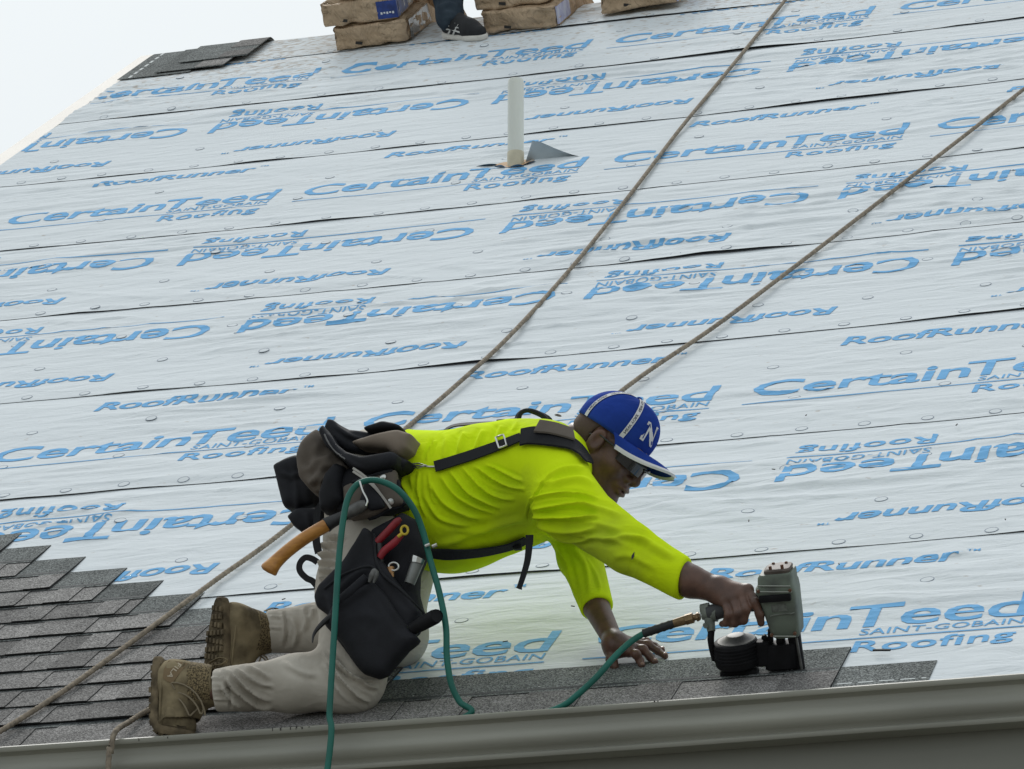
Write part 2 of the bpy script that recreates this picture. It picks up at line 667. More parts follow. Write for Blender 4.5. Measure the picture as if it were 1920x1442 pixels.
def text_mesh(body, bold=.0, space=1.0, shear=0.0, res=3):
    cu = bpy.data.curves.new('text', 'FONT')
    cu.body = body
    cu.offset = bold
    cu.space_character = space
    cu.shear = shear
    cu.resolution_u = res
    ob = bpy.data.objects.new('text', cu)
    COL.objects.link(ob)
    bpy.context.view_layer.update()
    dg = bpy.context.evaluated_depsgraph_get()
    me = bpy.data.meshes.new_from_object(ob.evaluated_get(dg))
    bm = bmesh.new()
    bm.from_mesh(me)
    bpy.data.objects.remove(ob)
    bpy.data.meshes.remove(me)
    bpy.data.curves.remove(cu)
    return bm


def fit_bm(bm, x0, x1, y0=None, y1=None, cap=None):
    """scale a flat text to x0..x1 and, by its full extent, to y0..y1"""
    xs = [v.co.x for v in bm.verts]
    ys = [v.co.y for v in bm.verts]
    a, b = min(xs), max(xs)
    if cap is not None:                      # cap = (baseline, cap height): keep baseline at y = 0 of the font
        base, ch = cap
        for v in bm.verts:
            v.co = ((v.co.x - a) / (b - a) * (x1 - x0) + x0, base + v.co.y / .729 * ch, 0)
    else:
        c, d = min(ys), max(ys)
        for v in bm.verts:
            v.co = ((v.co.x - a) / (b - a) * (x1 - x0) + x0, (v.co.y - c) / (d - c) * (y1 - y0) + y0, 0)
    return bm


def grid_cut(bm, du, dv):
    xs = [v.co.x for v in bm.verts]
    ys = [v.co.y for v in bm.verts]
    for x in np.arange(min(xs) + du, max(xs), du):
        bmesh.ops.bisect_plane(bm, geom=bm.verts[:] + bm.edges[:] + bm.faces[:], plane_co=(x, 0, 0), plane_no=(1, 0, 0))
    for y in np.arange(min(ys) + dv, max(ys), dv):
        bmesh.ops.bisect_plane(bm, geom=bm.verts[:] + bm.edges[:] + bm.faces[:], plane_co=(0, y, 0), plane_no=(0, 1, 0))
    bmesh.ops.triangulate(bm, faces=bm.faces[:])
    return bm


def bm_arrays(bms):
    V, F, o = [], [], 0
    for bm in bms:
        bm.verts.index_update()
        V.append(np.array([v.co[:] for v in bm.verts]))
        F.append(np.array([[v.index for v in f.verts] for f in bm.faces]) + o)
        o += len(V[-1])
        bm.free()
    return np.vstack(V), np.vstack(F)


def logo_block():
    parts = []
    b = fit_bm(text_mesh('Certain', .017, .97), 0, .652, cap=(0, .160))
    parts.append(grid_cut(b, .03, .014))
    b = fit_bm(text_mesh('Teed', .012, .97), .634, 1.095, cap=(0, .166))
    parts.append(grid_cut(b, .03, .014))
    b = fit_bm(text_mesh('SAINT-GOBAIN', .004, 1.02), .690, 1.095, cap=(-.060, .046))
    parts.append(grid_cut(b, .05, .016))
    b = fit_bm(text_mesh('Roofing', .016, 1.06), .690, 1.090, cap=(-.182, .082))
    parts.append(grid_cut(b, .03, .014))
    bm = bmesh.new()
    bmesh.ops.create_grid(bm, x_segments=60, y_segments=1, size=.5)
    for v in bm.verts:
        v.co = (-.005 + (v.co.x + .5) * 1.11, -.084 + v.co.y * .007, 0)
    bmesh.ops.triangulate(bm, faces=bm.faces[:])
    parts.append(bm)
    return bm_arrays(parts)


def runner_block():
    parts = [grid_cut(fit_bm(text_mesh('RoofRunner', .022, .97, .12), 0, .675, cap=(0, .088)), .03, .013),
             fit_bm(text_mesh('TM', .004), .68, .715, cap=(.066, .02))]
    bmesh.ops.triangulate(parts[1], faces=parts[1].faces[:])
    return bm_arrays(parts)


LOGO, RUNNER = logo_block(), runner_block()
ROWS = [('n', 0, 1.297, .442, .478), ('i', 1, 1.409, 1.886, .48), ('n', 2, -1.1465, 2.648, .49), ('i', 3, -.859, 4.12, .52), ('i', 4, -1.418, 5.205, .50),
        ('n', 5, -2.319, 5.985, .525), ('i', 6, -2.022, 7.49, .49), ('n', 7, -1.626, 8.315, .49)]


def lay_print(block, name, kind, k, u0, b):
    V, F = block
    if kind == 'n':
        u, v = u0 + V[:, 0], b + V[:, 1]
    else:
        u, v = u0 - V[:, 0], b - V[:, 1]
    # print follows the bow of its sheet
    v = v + (lap(k, u) - LAPS[k][2]) * .8
    keep = (u[F] > RAKE + .003).all(1) & (v[F] < lap(k + 1, u[F]) - .001).all(1) & (v[F] > lap(k, u[F]) + .004).all(1) & (u[F] < 4.9).all(1)
    if keep.sum() < .25 * len(F):
        return
    Fk = F[keep]
    used, inv = np.unique(Fk, return_inverse=True)
    Fk = inv.reshape(-1, 3)
    uu, vv = u[used], v[used]
    W = rw(uu, vv, sheet_h(k, uu, vv) + .0015)
    link(name, mesh_np(name, W, Fk), m_print, sheets[k], True)


for kind, k, u0, b, dr in ROWS:
    n0 = int(math.floor((RAKE - 1.2 - u0) / PERIOD))
    n1 = int(math.ceil((3.3 - u0) / PERIOD))
    for n in range(n0, n1 + 1):
        u = u0 + n * PERIOD
        lay_print(LOGO, 'printed_logo', kind, k, u, b)
        if kind == 'n':
            lay_print(RUNNER, 'printed_wordmark', kind, k, u + .188, b + dr)
        else:
            lay_print(RUNNER, 'printed_wordmark', kind, k, u - .188, b - dr)

# --- cap nails holding the sheets
mb = MB()
mb.lathe([(.0005, .0009), (.0160, .0008), (.0165, .0004)], 20, cap=False)
mb.lathe([(.0165, .0004), (.0168, .0010), (.0182, .0010), (.0184, .0002)], 20, mi=1, cap=False)
cap_me = mb.mesh('cap_nail')
cap_me.materials.append(m_nail)
cap_me.materials.append(m_edge_shade)
rs = random.Random(3)
for k in range(0, 9):
    ulo = -2.65 if k >= 4 else (-1.6 if k >= 2 else -.6)
    uhi = 1.9 if k >= 5 else 2.5
    spots = []
    if k:
        u = ulo + rs.uniform(0, .15)
        while u < uhi:
            spots.append((u, float(lap(k, u)) + .036 + rs.uniform(-.006, .008)))
            u += rs.uniform(.17, .21) if k < 7 else rs.uniform(.25, .35)
    if k < 8:
        for off in (.37, .74):
            u = ulo + rs.uniform(0, .3)
            while u < uhi:
                spots.append((u, float(lap(k, u)) + off + rs.uniform(-.03, .03)))
                u += rs.uniform(.36, .46) if k < 5 else rs.uniform(.6, .8)
    for u, v in spots:
        if k == 0 and (v < .42):
            continue
        ob = link('cap_nail', cap_me, None, sheets[k], False)
        h = float(sheet_h(k, u, v))
        gu = float(sheet_h(k, u + .016, v) - sheet_h(k, u - .016, v)) / .032
        gv_ = float(sheet_h(k, u, v + .014) - sheet_h(k, u, v - .014)) / .028
        zc = Vector((-gu, -gv_, 1)).normalized()
        Rt = zc.to_track_quat('Z', 'Y').to_matrix().to_4x4()
        ob.matrix_world = Matrix.Translation(Vector(rw(u, v, h + .0006))) @ ROOF_M.to_3x3().to_4x4() @ Rt

# --- vent pipe with torn sheet around it
PU, PV = -.306, 6.154
pb = rw(PU, PV, 0)
m_pvc = material('pvc', (.72, .735, .67), .35, var=.12, scale=9, bump=.08, stretch=(1, 1, .3))
mb = MB()
mb.lathe([(.0305, -.05), (.0305, .055), (.0304, .325), (.0298, .342), (.027, .348), (.0265, .345), (.006, .346)], 28, Matrix.Translation(Vector(pb)))
vp = mb.build('vent_pipe', m_pvc, house, smooth=True)
mb = MB()
mb.lathe([(.0318, -.05), (.0318, .052), (.0306, .056)], 28, Matrix.Translation(Vector(pb)), cap=False)
mb.build('pipe_coupling', material('pvc_primed', (.64, .58, .43), .5, var=.2, scale=20), vp, smooth=True)
# torn hole: bare wood and a lifted flap
mb = MB()
ring = [(-.085, .022), (-.06, .052), (-.01, .05), (.04, .056), (.07, .03), (.055, -.03), (.0, -.045), (-.055, -.03)]
W = [rw(PU + a, PV + b, float(sheet_h(5, PU + a, PV + b)) + .002) for a, b in ring]
mb.add(W, [list(range(8))])
mb.build('torn_hole', m_deck, house)
mb = MB()
fu = np.linspace(0, 1, 9)
V, F = [], []
for i in range(9):
    for j in range(7):
        s, t2 = i / 8, j / 6
        # flap folded up to the right of the pipe, a curled triangle
        a = .035 + .215 * s
        tip = max(0, 1 - abs(s - .42) / (.42 if s < .42 else .58)) ** (1.0 if s < .42 else 1.5)
        h = .085 * tip * t2
        V.append(rw(PU + a - .05 * t2 * tip, PV + .035 + .015 * math.sin(s * 3) - .02 * t2 * t2, .008 + h))
for i in range(8):
    for j in range(6):
        F.append([i * 7 + j, (i + 1) * 7 + j, (i + 1) * 7 + j + 1, i * 7 + j + 1])
mb.add(V, F)
mb.build('lifted_flap', material('sheet_back', (.52, .58, .62), .7, var=.15, scale=12), house, smooth=True)
mb = MB()
for a0, b0, a1, b1, hh in ((-.17, .035, -.07, .03, .012), (-.085, .0, -.03, -.035, .014), (-.02, -.045, .05, -.05, .016), (.03, -.035, .075, .02, .012)):
    n = 6
    V, F = [], []
    for i in range(n + 1):
        s = i / n
        p = (a0 + (a1 - a0) * s, b0 + (b1 - b0) * s)
        tip = math.sin(math.pi * s) ** .8
        V.append(rw(PU + p[0], PV + p[1], .006))
        V.append(rw(PU + p[0] + .012 * tip, PV + p[1] - .02 * tip, .006 + hh * tip))
    for i in range(n):
        F.append([2 * i, 2 * i + 2, 2 * i + 3, 2 * i + 1])
    mb.add(V, F)
mb.build('torn_edge', material('torn_blue', (.16, .27, .38), .7, var=.4, scale=60), house)
# ================================================================== SHINGLES
def shingle_mat(name, c1, c2, c3):
    m = bpy.data.materials.new(name)
    m.use_nodes = True
    n, l = m.node_tree.nodes, m.node_tree.links
    b = n['Principled BSDF']
    b.inputs['Roughness'].default_value = 1.0
    b.inputs['Specular IOR Level'].default_value = .08
    g = n.new('ShaderNodeNewGeometry')
    gr = n.new('ShaderNodeTexVoronoi')
    gr.inputs['Scale'].default_value = 330
    l.new(g.outputs['Position'], gr.inputs['Vector'])
    se = n.new('ShaderNodeSeparateColor')
    l.new(gr.outputs['Color'], se.inputs[0])
    r = n.new('ShaderNodeValToRGB')
    e = r.color_ramp.elements
    e[0].position, e[0].color = .1, (*c3, 1)
    e[1].position, e[1].color = .9, (*c2, 1)
    x = e.new(.5)
    x.color = (*c1, 1)
    l.new(se.outputs[0], r.inputs['Fac'])
    # each piece left the plant in a slightly different blend
    oi = n.new('ShaderNodeObjectInfo')
    mr = n.new('ShaderNodeMapRange')
    mr.inputs['To Min'].default_value = .72
    mr.inputs['To Max'].default_value = 1.2
    l.new(oi.outputs['Random'], mr.inputs['Value'])
    nz = n.new('ShaderNodeTexNoise')
    nz.inputs['Scale'].default_value = 9
    nz.inputs['Detail'].default_value = 4
    l.new(g.outputs['Position'], nz.inputs['Vector'])
    mr2 = n.new('ShaderNodeMapRange')
    mr2.inputs['From Min'].default_value = .3
    mr2.inputs['From Max'].default_value = .7
    mr2.inputs['To Min'].default_value = .82
    mr2.inputs['To Max'].default_value = 1.15
    l.new(nz.outputs['Fac'], mr2.inputs['Value'])
    mu = n.new('ShaderNodeMath')
    mu.operation = 'MULTIPLY'
    l.new(mr.outputs[0], mu.inputs[0])
    l.new(mr2.outputs[0], mu.inputs[1])
    hv = n.new('ShaderNodeHueSaturation')
    l.new(r.outputs[0], hv.inputs['Color'])
    l.new(mu.outputs[0], hv.inputs['Value'])
    l.new(hv.outputs[0], b.inputs['Base Color'])
    bp = n.new('ShaderNodeBump')
    bp.inputs['Strength'].default_value = .8
    bp.inputs['Distance'].default_value = .0018
    l.new(gr.outputs['Distance'], bp.inputs['Height'])
    l.new(bp.outputs[0], b.inputs['Normal'])
    return m


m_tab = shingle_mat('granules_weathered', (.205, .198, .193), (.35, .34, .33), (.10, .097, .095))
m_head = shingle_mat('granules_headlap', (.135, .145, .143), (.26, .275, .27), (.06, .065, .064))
m_asph = material('asphalt_edge', (.012, .012, .013), .8)
m_seal = material('sealant_strip', (.05, .055, .058), .8, spec=.2)
m_tape = material('release_film', (.55, .58, .58), .8, spec=.1)

SH_H = .305


def comb_mesh(name, u0, u1, v0, v1, t, seed, mi_top=0, bend=.002):
    """slab of granule covered asphalt felt with a worn lower edge (roof frame, h=0 at underside)"""
    n = max(3, int((u1 - u0) / .03))
    r = np.random.RandomState(seed)
    V, F, M = [], [], []
    xs = np.linspace(u0, u1, n + 1)
    low = v0 + r.uniform(-.0012, .0012, n + 1)
    hi = v1 + r.uniform(-.0006, .0006, n + 1)
    dh = bend * np.convolve(r.rand(n + 3), [1 / 3] * 3, 'valid')
    for i in range(n + 1):
        V += [(xs[i], low[i], dh[i]), (xs[i], low[i], dh[i] + t), (xs[i], hi[i], t), (xs[i], hi[i], 0)]
    for i in range(n):
        a, b = i * 4, i * 4 + 4
        F += [[a, b, b + 1, a + 1], [a + 1, b + 1, b + 2, a + 2], [a + 2, b + 2, b + 3, a + 3], [a + 3, b + 3, b, a]]
        M += [1, mi_top, 1, 1]
    F += [[0, 1, 2, 3], [n * 4 + 3, n * 4 + 2, n * 4 + 1, n * 4]]
    M += [1, 1]
    me = mesh_np(name, V, F, M)
    return me


rs = random.Random(21)
STEP_END = [1.985, .815, .665, .51, .355, .195, .045, -.12, -.275, -.447, -.602, -.745, -.90, -1.06]
FIRST_GAPS = [(.895, .966), (1.069, 1.215), (1.357, 1.489), (1.598, 1.852)]


def add_shingle(u0, u1, vb, low, seed, gaps=None, tilt=.043):
    """one laminated shingle: backing with headlap, raised tabs as pieces of their own"""
    ob_parts = []
    r = random.Random(seed)
    base = comb_mesh('shingle', u0, u1, vb, vb + SH_H, .0028, seed, 0)
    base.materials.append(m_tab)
    base.materials.append(m_asph)
    M = ROOF_M @ Matrix.Translation((0, vb, low)) @ Matrix.Rotation(-tilt, 4, 'X') @ Matrix.Translation((0, -vb, 0))
    sh = link('shingle', base, None, house)
    sh.matrix_world = M
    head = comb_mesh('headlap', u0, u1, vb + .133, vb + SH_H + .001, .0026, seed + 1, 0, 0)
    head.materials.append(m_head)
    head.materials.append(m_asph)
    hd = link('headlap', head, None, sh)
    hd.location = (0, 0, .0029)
    st = MB()
    st.box((u0 + .004, vb + .147, .0057), (u1 - .004, vb + .159, .0061))
    so = st.build('nail_line', m_seal, sh)
    # tabs
    if gaps is None:
        gaps = []
        u = u0 + r.uniform(.0, .12)
        while u < u1 - .02:
            w = r.uniform(.06, .16)
            gaps.append((u, min(u + w, u1)))
            u += w + r.uniform(.07, .19)
    edges, c = [], u0
    for a, b in gaps:
        if b <= u0 or a >= u1:
            continue
        if a - c > .012:
            edges.append((c, a))
        c = max(c, b)
    if u1 - c > .012:
        edges.append((c, u1))
    for i, (a, b) in enumerate(edges):
        me = comb_mesh('tab', a, b, vb - .002, vb + .134, .0027, seed * 7 + i, 0, .0014)
        me.materials.append(m_tab)
        me.materials.append(m_asph)
        t = link('tab', me, None, sh)
        t.location = (0, 0, .0029)
    return sh


# starter strip under the first course
mb = MB()
mb.box((RAKE - .07, -.016, .0032), (2.218, .150, .0056), ROOF_M)
so = mb.build('starter_strip', m_head, house)
mb = MB()
u = 1.995
while u < 2.2:
    mb.box((u, .026, .0057), (min(u + .036, 2.21), .032, .0061), ROOF_M)
    u += .051
mb.build('release_tape', m_tape, so)
for k in range(0, 14):
    vb = (-.004 + EXP * k) if k else -.016
    end = STEP_END[k]
    u1 = end
    i = 0
    while u1 > RAKE:
        u0 = u1 - 1.0
        if k and i == 0:
            u0 = u1 - (1.0 if k % 2 else .72)
        u0 = max(u0, RAKE - .075)
        if u1 - u0 < .05:
            break
        add_shingle(u0 + .0012, u1, vb + rs.uniform(-.002, .002), (.0128 + .0005 * i) if k else .0062, 100 + k * 10 + i,
                    FIRST_GAPS if (k == 0 and i < 2) else None, .043 if k else .010)
        u1 = u0
        i += 1

# scraps left on the sheet and nail heads on the first course
mb = MB()
for i in range(7):
    u = .93 + i * .14 + rs.uniform(-.03, .03)
    mb.box((u, .150, .0108), (u + .004, .1535, .0120), ROOF_M)
so = mb.build('nail_heads', material('galvanised', (.35, .36, .36), .6), house)
so['kind'] = 'stuff'
mb = MB()
for i in range(26):
    u, v = rs.uniform(.2, 2.4), rs.uniform(.45, 2.6)
    M = ROOF_M @ Matrix.Translation((u, v, .014)) @ Matrix.Rotation(rs.uniform(0, 3), 4, 'Z')
    mb.box((0, 0, 0), (rs.uniform(.006, .016), .003, .002), M)
mb.box((0, 0, 0), (.045, .006, .004), ROOF_M @ Matrix.Translation((2.05, .225, .014)) @ Matrix.Rotation(-.2, 4, 'Z'))
so = mb.build('debris', m_asph, None)
so['kind'] = 'stuff'
so['label'] = 'tiny dark scraps of shingle scattered over the white sheet'
so['category'] = 'debris'


# loose shingles laid over the ridge at the rake corner
def loose_shingle(u0, u1, v0, h0, label, film, seed, teeth):
    """shingle lying lengthwise up the slope, its top sagging over the ridge"""
    root = empty('loose_shingle', tuple(rw((u0 + u1) / 2, v0, h0)), label, 'shingle', 'loose shingles over the ridge')
    inv = -np.array(root.location)

    def bent(v):
        if v <= VR - .03:
            return rw(0, v, h0)
        a = min((v - (VR - .03)) / .10, 1.0)
        p = rw(0, VR - .03, h0)
        d = np.array([0, CR, SR])
        s = v - (VR - .03)
        ang = ROOF * (1 - a)
        return p + np.array([0, math.cos(ang * .6), math.sin(ang * .6) * (1 - .3 * a)]) * s + np.array([0, 0, -.35 * max(0, s - .10)])

    def slab(ua, ub, va, vb2, t, lift=0.0):
        m = MB()
        vs = np.linspace(va, vb2, 16)
        V, F = [], []
        for v in vs:
            p = bent(v)
            for du, dh in ((ua, 0), (ua, t), (ub, t), (ub, 0)):
                V.append(p + inv + np.array([du, 0, dh + lift]))
        for i in range(15):
            for j in range(4):
                F.append([i * 4 + j, i * 4 + (j + 1) % 4, i * 4 + 4 + (j + 1) % 4, i * 4 + 4 + j])
        F += [[3, 2, 1, 0], [60, 61, 62, 63]]
        m.add(V, F)
        return m
    slab(u0, u1, v0, v0 + .98, .003).build('backing', m_head, root)
    if film:
        m = MB()
        for i in range(9):
            va = v0 + .01 + i * .075
            q = slab(u0 + .045, u0 + .058, va, va + .045, .0004, .0032)
            m.v, m.f, m.m = m.v + q.v, m.f + [[a + len(m.v) for a in f] for f in q.f], m.m + q.m
        m.build('release_film', m_tape, root)['kind'] = 'stuff'
    for va, vb2 in teeth:
        slab(u1 - .135, u1 + .001, v0 + va, v0 + vb2, .0026, .0031).build('tab', m_tab, root)
    return root


loose_shingle(-2.755, -2.42, 8.715, .012, 'dark shingle with a dashed white line, at the rake corner of the ridge', True, 1, [])
loose_shingle(-2.59, -2.27, 8.745, .020, 'dark shingle with brown tabs lying over the one with a dashed line', False, 2, [(0, .16), (.26, .40), (.55, .8)])
loose_shingle(-2.52, -2.20, 8.88, .028, 'topmost dark shingle curling over the ridge', False, 3, [(.0, .12), (.2, .5)])

# ================================================================== BUNDLES ON THE RIDGE
m_paper = material('kraft_wrap', (.60, .45, .31), .7, spec=.2, scale=7, color2=(.44, .32, .21), bump=.8, bscale=15, bdist=.012, crumple=(7, .05))
m_tear = material('tear', (.03, .028, .026), .8)
m_lab_blue = material('label_blue', (.02, .06, .30), .45, var=.5, scale=25)
m_lab_purple = material('label_lilac', (.33, .33, .55), .4, scale=22, color2=(.55, .58, .7))
m_film = material('clear_dark_wrap', (.06, .06, .055), .25, scale=9, color2=(.25, .22, .19), bump=.5, bscale=18, bdist=.004)
m_white = material('print_white', (.75, .77, .8), .5)


def bundle(u, v, h, label, lab=None, yaw=0.0, pitch=0.0, L=.98, seed=0, side=m_paper):
    """paper wrapped bundle of shingles, sagging a little, lying up the slope"""
    Wd, Hh = .335, .098
    root = empty('shingle_bundle', tuple(rw(u + Wd / 2, v, h)), label, 'bundle', 'shingle bundles on the ridge')
    nx, ny, nz = 12, 26, 5
    M = ROOF_M.to_3x3().to_4x4() @ Matrix.Rotation(yaw, 4, 'Z') @ Matrix.Rotation(pitch, 4, 'X')
    bm = bmesh.new()
    bmesh.ops.create_cube(bm, size=1)
    bmesh.ops.bevel(bm, geom=bm.edges[:], offset=.03, segments=2, affect='EDGES')
    bmesh.ops.subdivide_edges(bm, edges=bm.edges[:], cuts=7, use_grid_fill=True)
    for vert in bm.verts:
        x, y, z = vert.co
        X, Y, Z = x * Wd, (y + .5) * L, (z + .5) * Hh
        nn = float(noise2(X * 22 + seed * 3.1, Z * 30 + Y * 14, seed)) * .007 + float(noise2(X * 60 + Y * 40 + Z * 50, Z * 70, seed + 3)) * .0045
        X += math.copysign(nn, x) if abs(x) > .4 else 0
        Z += nn * (.6 if abs(z) > .4 else 0)
        if abs(y) > .47:
            Y += nn * 1.6 + .006 * math.sin(X * 40 + seed) * (1 - abs(z))
        # sag past the ridge
        over = v + Y - VR
        Z -= max(0, over) ** 1.3 * 1.1
        Z += .004 * math.sin(X * 9 + seed)
        vert.co = (X, Y, Z)
    m = MB().bm(bm, M)
    me = m.mesh('wrap')
    me.materials.append(m_paper)
    link('wrap', me, None, root, True)
    if side is not m_paper:
        q = MB()
        n = 10
        V, F = [], []
        for i in range(n + 1):
            for j in range(4):
                V.append((Wd / 2 + .005 + .003 * math.sin(i * 2.1 + j), .02 + .38 * i / n, .008 + .082 * j / 3 - max(0, v + .38 * i / n - VR) ** 1.3 * 1.1))
        for i in range(n):
            for j in range(3):
                F.append([i * 4 + j, i * 4 + 4 + j, i * 4 + 5 + j, i * 4 + 1 + j])
        q.add([tuple(M @ Vector(p)) for p in V], F)
        q.build('side_film', side, root, True)
    if lab is not None:
        q = MB()
        V = [(Wd / 2 - (.085 if lab is m_lab_blue else .0), -.006, .010), (Wd / 2 + .006, -.006, .010), (Wd / 2 + .006, -.006, .088), (Wd / 2 - (.085 if lab is m_lab_blue else .0), -.006, .088),
             (Wd / 2 + .007, .20, .012), (Wd / 2 + .007, .20, .086)]
        q.add([tuple(M @ Vector(p)) for p in V], [[0, 1, 2, 3], [1, 4, 5, 2]])
        q.build('label', lab, root)
        if lab is m_lab_blue:
            q = MB()
            for i in range(5):
                q.box((Wd / 2 - .07 + i * .013, -.0085, .030 + (i % 2) * .003), (Wd / 2 - .062 + i * .013, -.0065, .040), M)
            q.build('label_print', m_white, root)
    q = MB()
    x0 = -Wd / 2 + rs.uniform(.03, .12)
    q.box((x0, -.010, .004), (x0 + .03, -.006, .016), M @ Matrix.Rotation(.2, 4, 'Y'))
    q.build('tear', m_tear, root)
    return root


bundle(-1.785, 8.855, .010, 'lowest tan paper bundle of the left stack on the ridge', None, .03, 0, seed=1, side=m_film)
bundle(-1.822, 8.86, .112, 'tan bundle with a blue label, second up in the left stack', m_lab_blue, .05, .02, seed=2, side=m_film)
bundle(-1.75, 8.88, .216, 'top bundle of the left stack, cut by the upper edge of the picture', m_lab_blue, .0, .0, seed=3)
bundle(-1.105, 8.83, .010, 'lowest tan bundle in the stack right of the black shoe', m_lab_purple, -.02, 0, seed=4)
bundle(-1.135, 8.86, .112, 'upper tan bundle in the stack right of the black shoe', m_lab_purple, .03, 0, seed=5)
bundle(-.60, 8.94, .028, 'single tan bundle with lilac end, nearest the taut rope', m_lab_purple, .04, .0, seed=6)
bundle(-.60, 8.96, .130, 'tan bundle lying on the one nearest the taut rope', m_lab_purple, .0, .0, seed=7)

# ================================================================== ROPES
m_rope = material('tan_rope', (.315, .265, .205), .9, spec=.1, scale=60, color2=(.17, .145, .115), bump=.3)


def rope_mesh(pts, r=.0070, pitch=.018, mb=None):
    """three-strand rope: a twisted lobed tube along the points"""
    P = np.asarray(pts, float)
    d = np.r_[0, np.cumsum(np.linalg.norm(np.diff(P, axis=0), axis=1))]
    n = int(d[-1] / .006)
    s = np.linspace(0, d[-1], n)
    P = np.stack([np.interp(s, d, P[:, i]) for i in range(3)], 1)
    T = np.gradient(P, axis=0)
    T /= np.linalg.norm(T, axis=1)[:, None]
    up = np.array([.1, -.5, .86])
    N = up - T * (T @ up)[:, None]
    N /= np.linalg.norm(N, axis=1)[:, None]
    B = np.cross(T, N)
    J = 9
    th = np.arange(J) / J * 2 * math.pi
    rr = r * (1 + .11 * np.cos(3 * (th[None, :] - 2 * math.pi * s[:, None] / (pitch * 3))))
    V = P[:, None] + rr[..., None] * (np.cos(th)[None, :, None] * N[:, None] + np.sin(th)[None, :, None] * B[:, None])
    idx = np.arange(n * J).reshape(n, J)
    F = np.stack([idx[:-1], np.roll(idx, -1, 1)[:-1], np.roll(idx, -1, 1)[1:], idx[1:]], -1).reshape(-1, 4)
    return mesh_np('rope', V.reshape(-1, 3), F)


r1 = [(.20, 9.26, .03), (.234, 8.882, .02), (.263, 7.337, .02), (.275, 6.437, .02), (.305, 5.435, .02), (.325, 4.408, .02), (.315, 3.567, .02), (.28, 3.042, .02), (.238, 2.604, .02),
      (.141, 1.66, .02), (.066, 1.214, .022), (.012, .854, .026), (-.075, .36, .026), (-.155, .03, .03)]
pts = [rw(.20, VR, .03) + np.array([0, .5, -.33])] + [rw(*p) for p in r1]
pts += [np.array([-.19, LY - .012, -.004]), np.array([-.21, LY - .03, -.12]), np.array([-.25, -.13, -1.2]), np.array([-.3, -.2, -3.2]), np.array([-.2, -.5, -4.33]), np.array([.3, -.8, -4.33])]
link('safety_rope', rope_mesh(spline(pts, 24)), m_rope, None, True, label='long tan rope running from the ridge past the worn boots to the lower left corner', cat='rope', group='safety ropes')
r2 = [(1.93, 8.6, .02), (1.569, 6.467, .02), (1.337, 5.172, .02), (1.149, 4.145, .02), (1.009, 3.43, .02), (.874, 2.869, .02), (.745, 2.092, .02), (.613, 1.387, .02), (.495, .76, .03), (.392, .56, .02), (.315, .36, .024),
      (.222, .167, .024), (.20, .06, .03)]
pts = [rw(2.0, VR, .03) + np.array([0, .5, -.33]), rw(2.0, VR, .03)] + [rw(*p) for p in r2]
pts += [np.array([.205, LY - .010, .004]), np.array([.20, LY - .022, -.05]), np.array([.195, LY - .026, -.14]), np.array([.19, -.12, -1.2]), np.array([.1, -.2, -3.2]), np.array([.0, -.6, -4.33])]
link('safety_rope', rope_mesh(spline(pts, 24)), m_rope, None, True, label='tan rope from the upper right passing behind the blue cap and over the gutter', cat='rope', group='safety ropes')
# ================================================================== SOLID MODELLING FOR SOFT SHAPES
def cone(P, a, b, ra, rb):
    a, b = np.asarray(a, np.float32), np.asarray(b, np.float32)
    ba = b - a
    t = np.clip(((P - a) @ ba) / max(float(ba @ ba), 1e-9), 0, 1)
    return np.sqrt(((P - a - t[:, None] * ba) ** 2).sum(1)) - (ra + (rb - ra) * t)


def chain(P, pts, rad, k=.02):
    d = None
    for i in range(len(pts) - 1):
        e = cone(P, pts[i], pts[i + 1], rad[i], rad[i + 1])
        d = e if d is None else smin(d, e, k)
    return d


def ell(P, c, r, A=None):
    q = P - np.asarray(c, np.float32)
    if A is not None:
        q = q @ np.asarray(A, np.float32).T
    r = np.asarray(r, np.float32)
    k0 = np.sqrt(((q / r) ** 2).sum(1))
    k1 = np.sqrt(((q / (r * r)) ** 2).sum(1)) + 1e-9
    return k0 * (k0 - 1) / k1


def rbox(P, c, h, r, A=None):
    q = P - np.asarray(c, np.float32)
    if A is not None:
        q = q @ np.asarray(A, np.float32).T
    d = np.abs(q) - (np.asarray(h, np.float32) - r)
    return np.sqrt((np.maximum(d, 0) ** 2).sum(1)) + np.minimum(d.max(1), 0) - r


def smin(a, b, k):
    h = np.maximum(k - np.abs(a - b), 0) / k
    return np.minimum(a, b) - h * h * k * .25


def smax(a, b, k):
    return -smin(-a, -b, k)


def poly2(x, z, poly):
    """signed distance to a polygon in the x,z plane"""
    p = np.asarray(poly, np.float32)
    n = len(p)
    d = np.full(x.shape, 1e9, np.float32)
    s = np.ones(x.shape, np.float32)
    for i in range(n):
        a, b = p[i], p[i - 1]
        ex, ez = b - a
        wx, wz = x - a[0], z - a[1]
        t = np.clip((wx * ex + wz * ez) / (ex * ex + ez * ez + 1e-12), 0, 1)
        d = np.minimum(d, (wx - ex * t) ** 2 + (wz - ez * t) ** 2)
        c1, c2, c3 = z >= a[1], z < b[1], ex * wz > ez * wx
        flip = (c1 & c2 & c3) | (~c1 & ~c2 & ~c3)
        s = np.where(flip, -s, s)
    return s * np.sqrt(d)


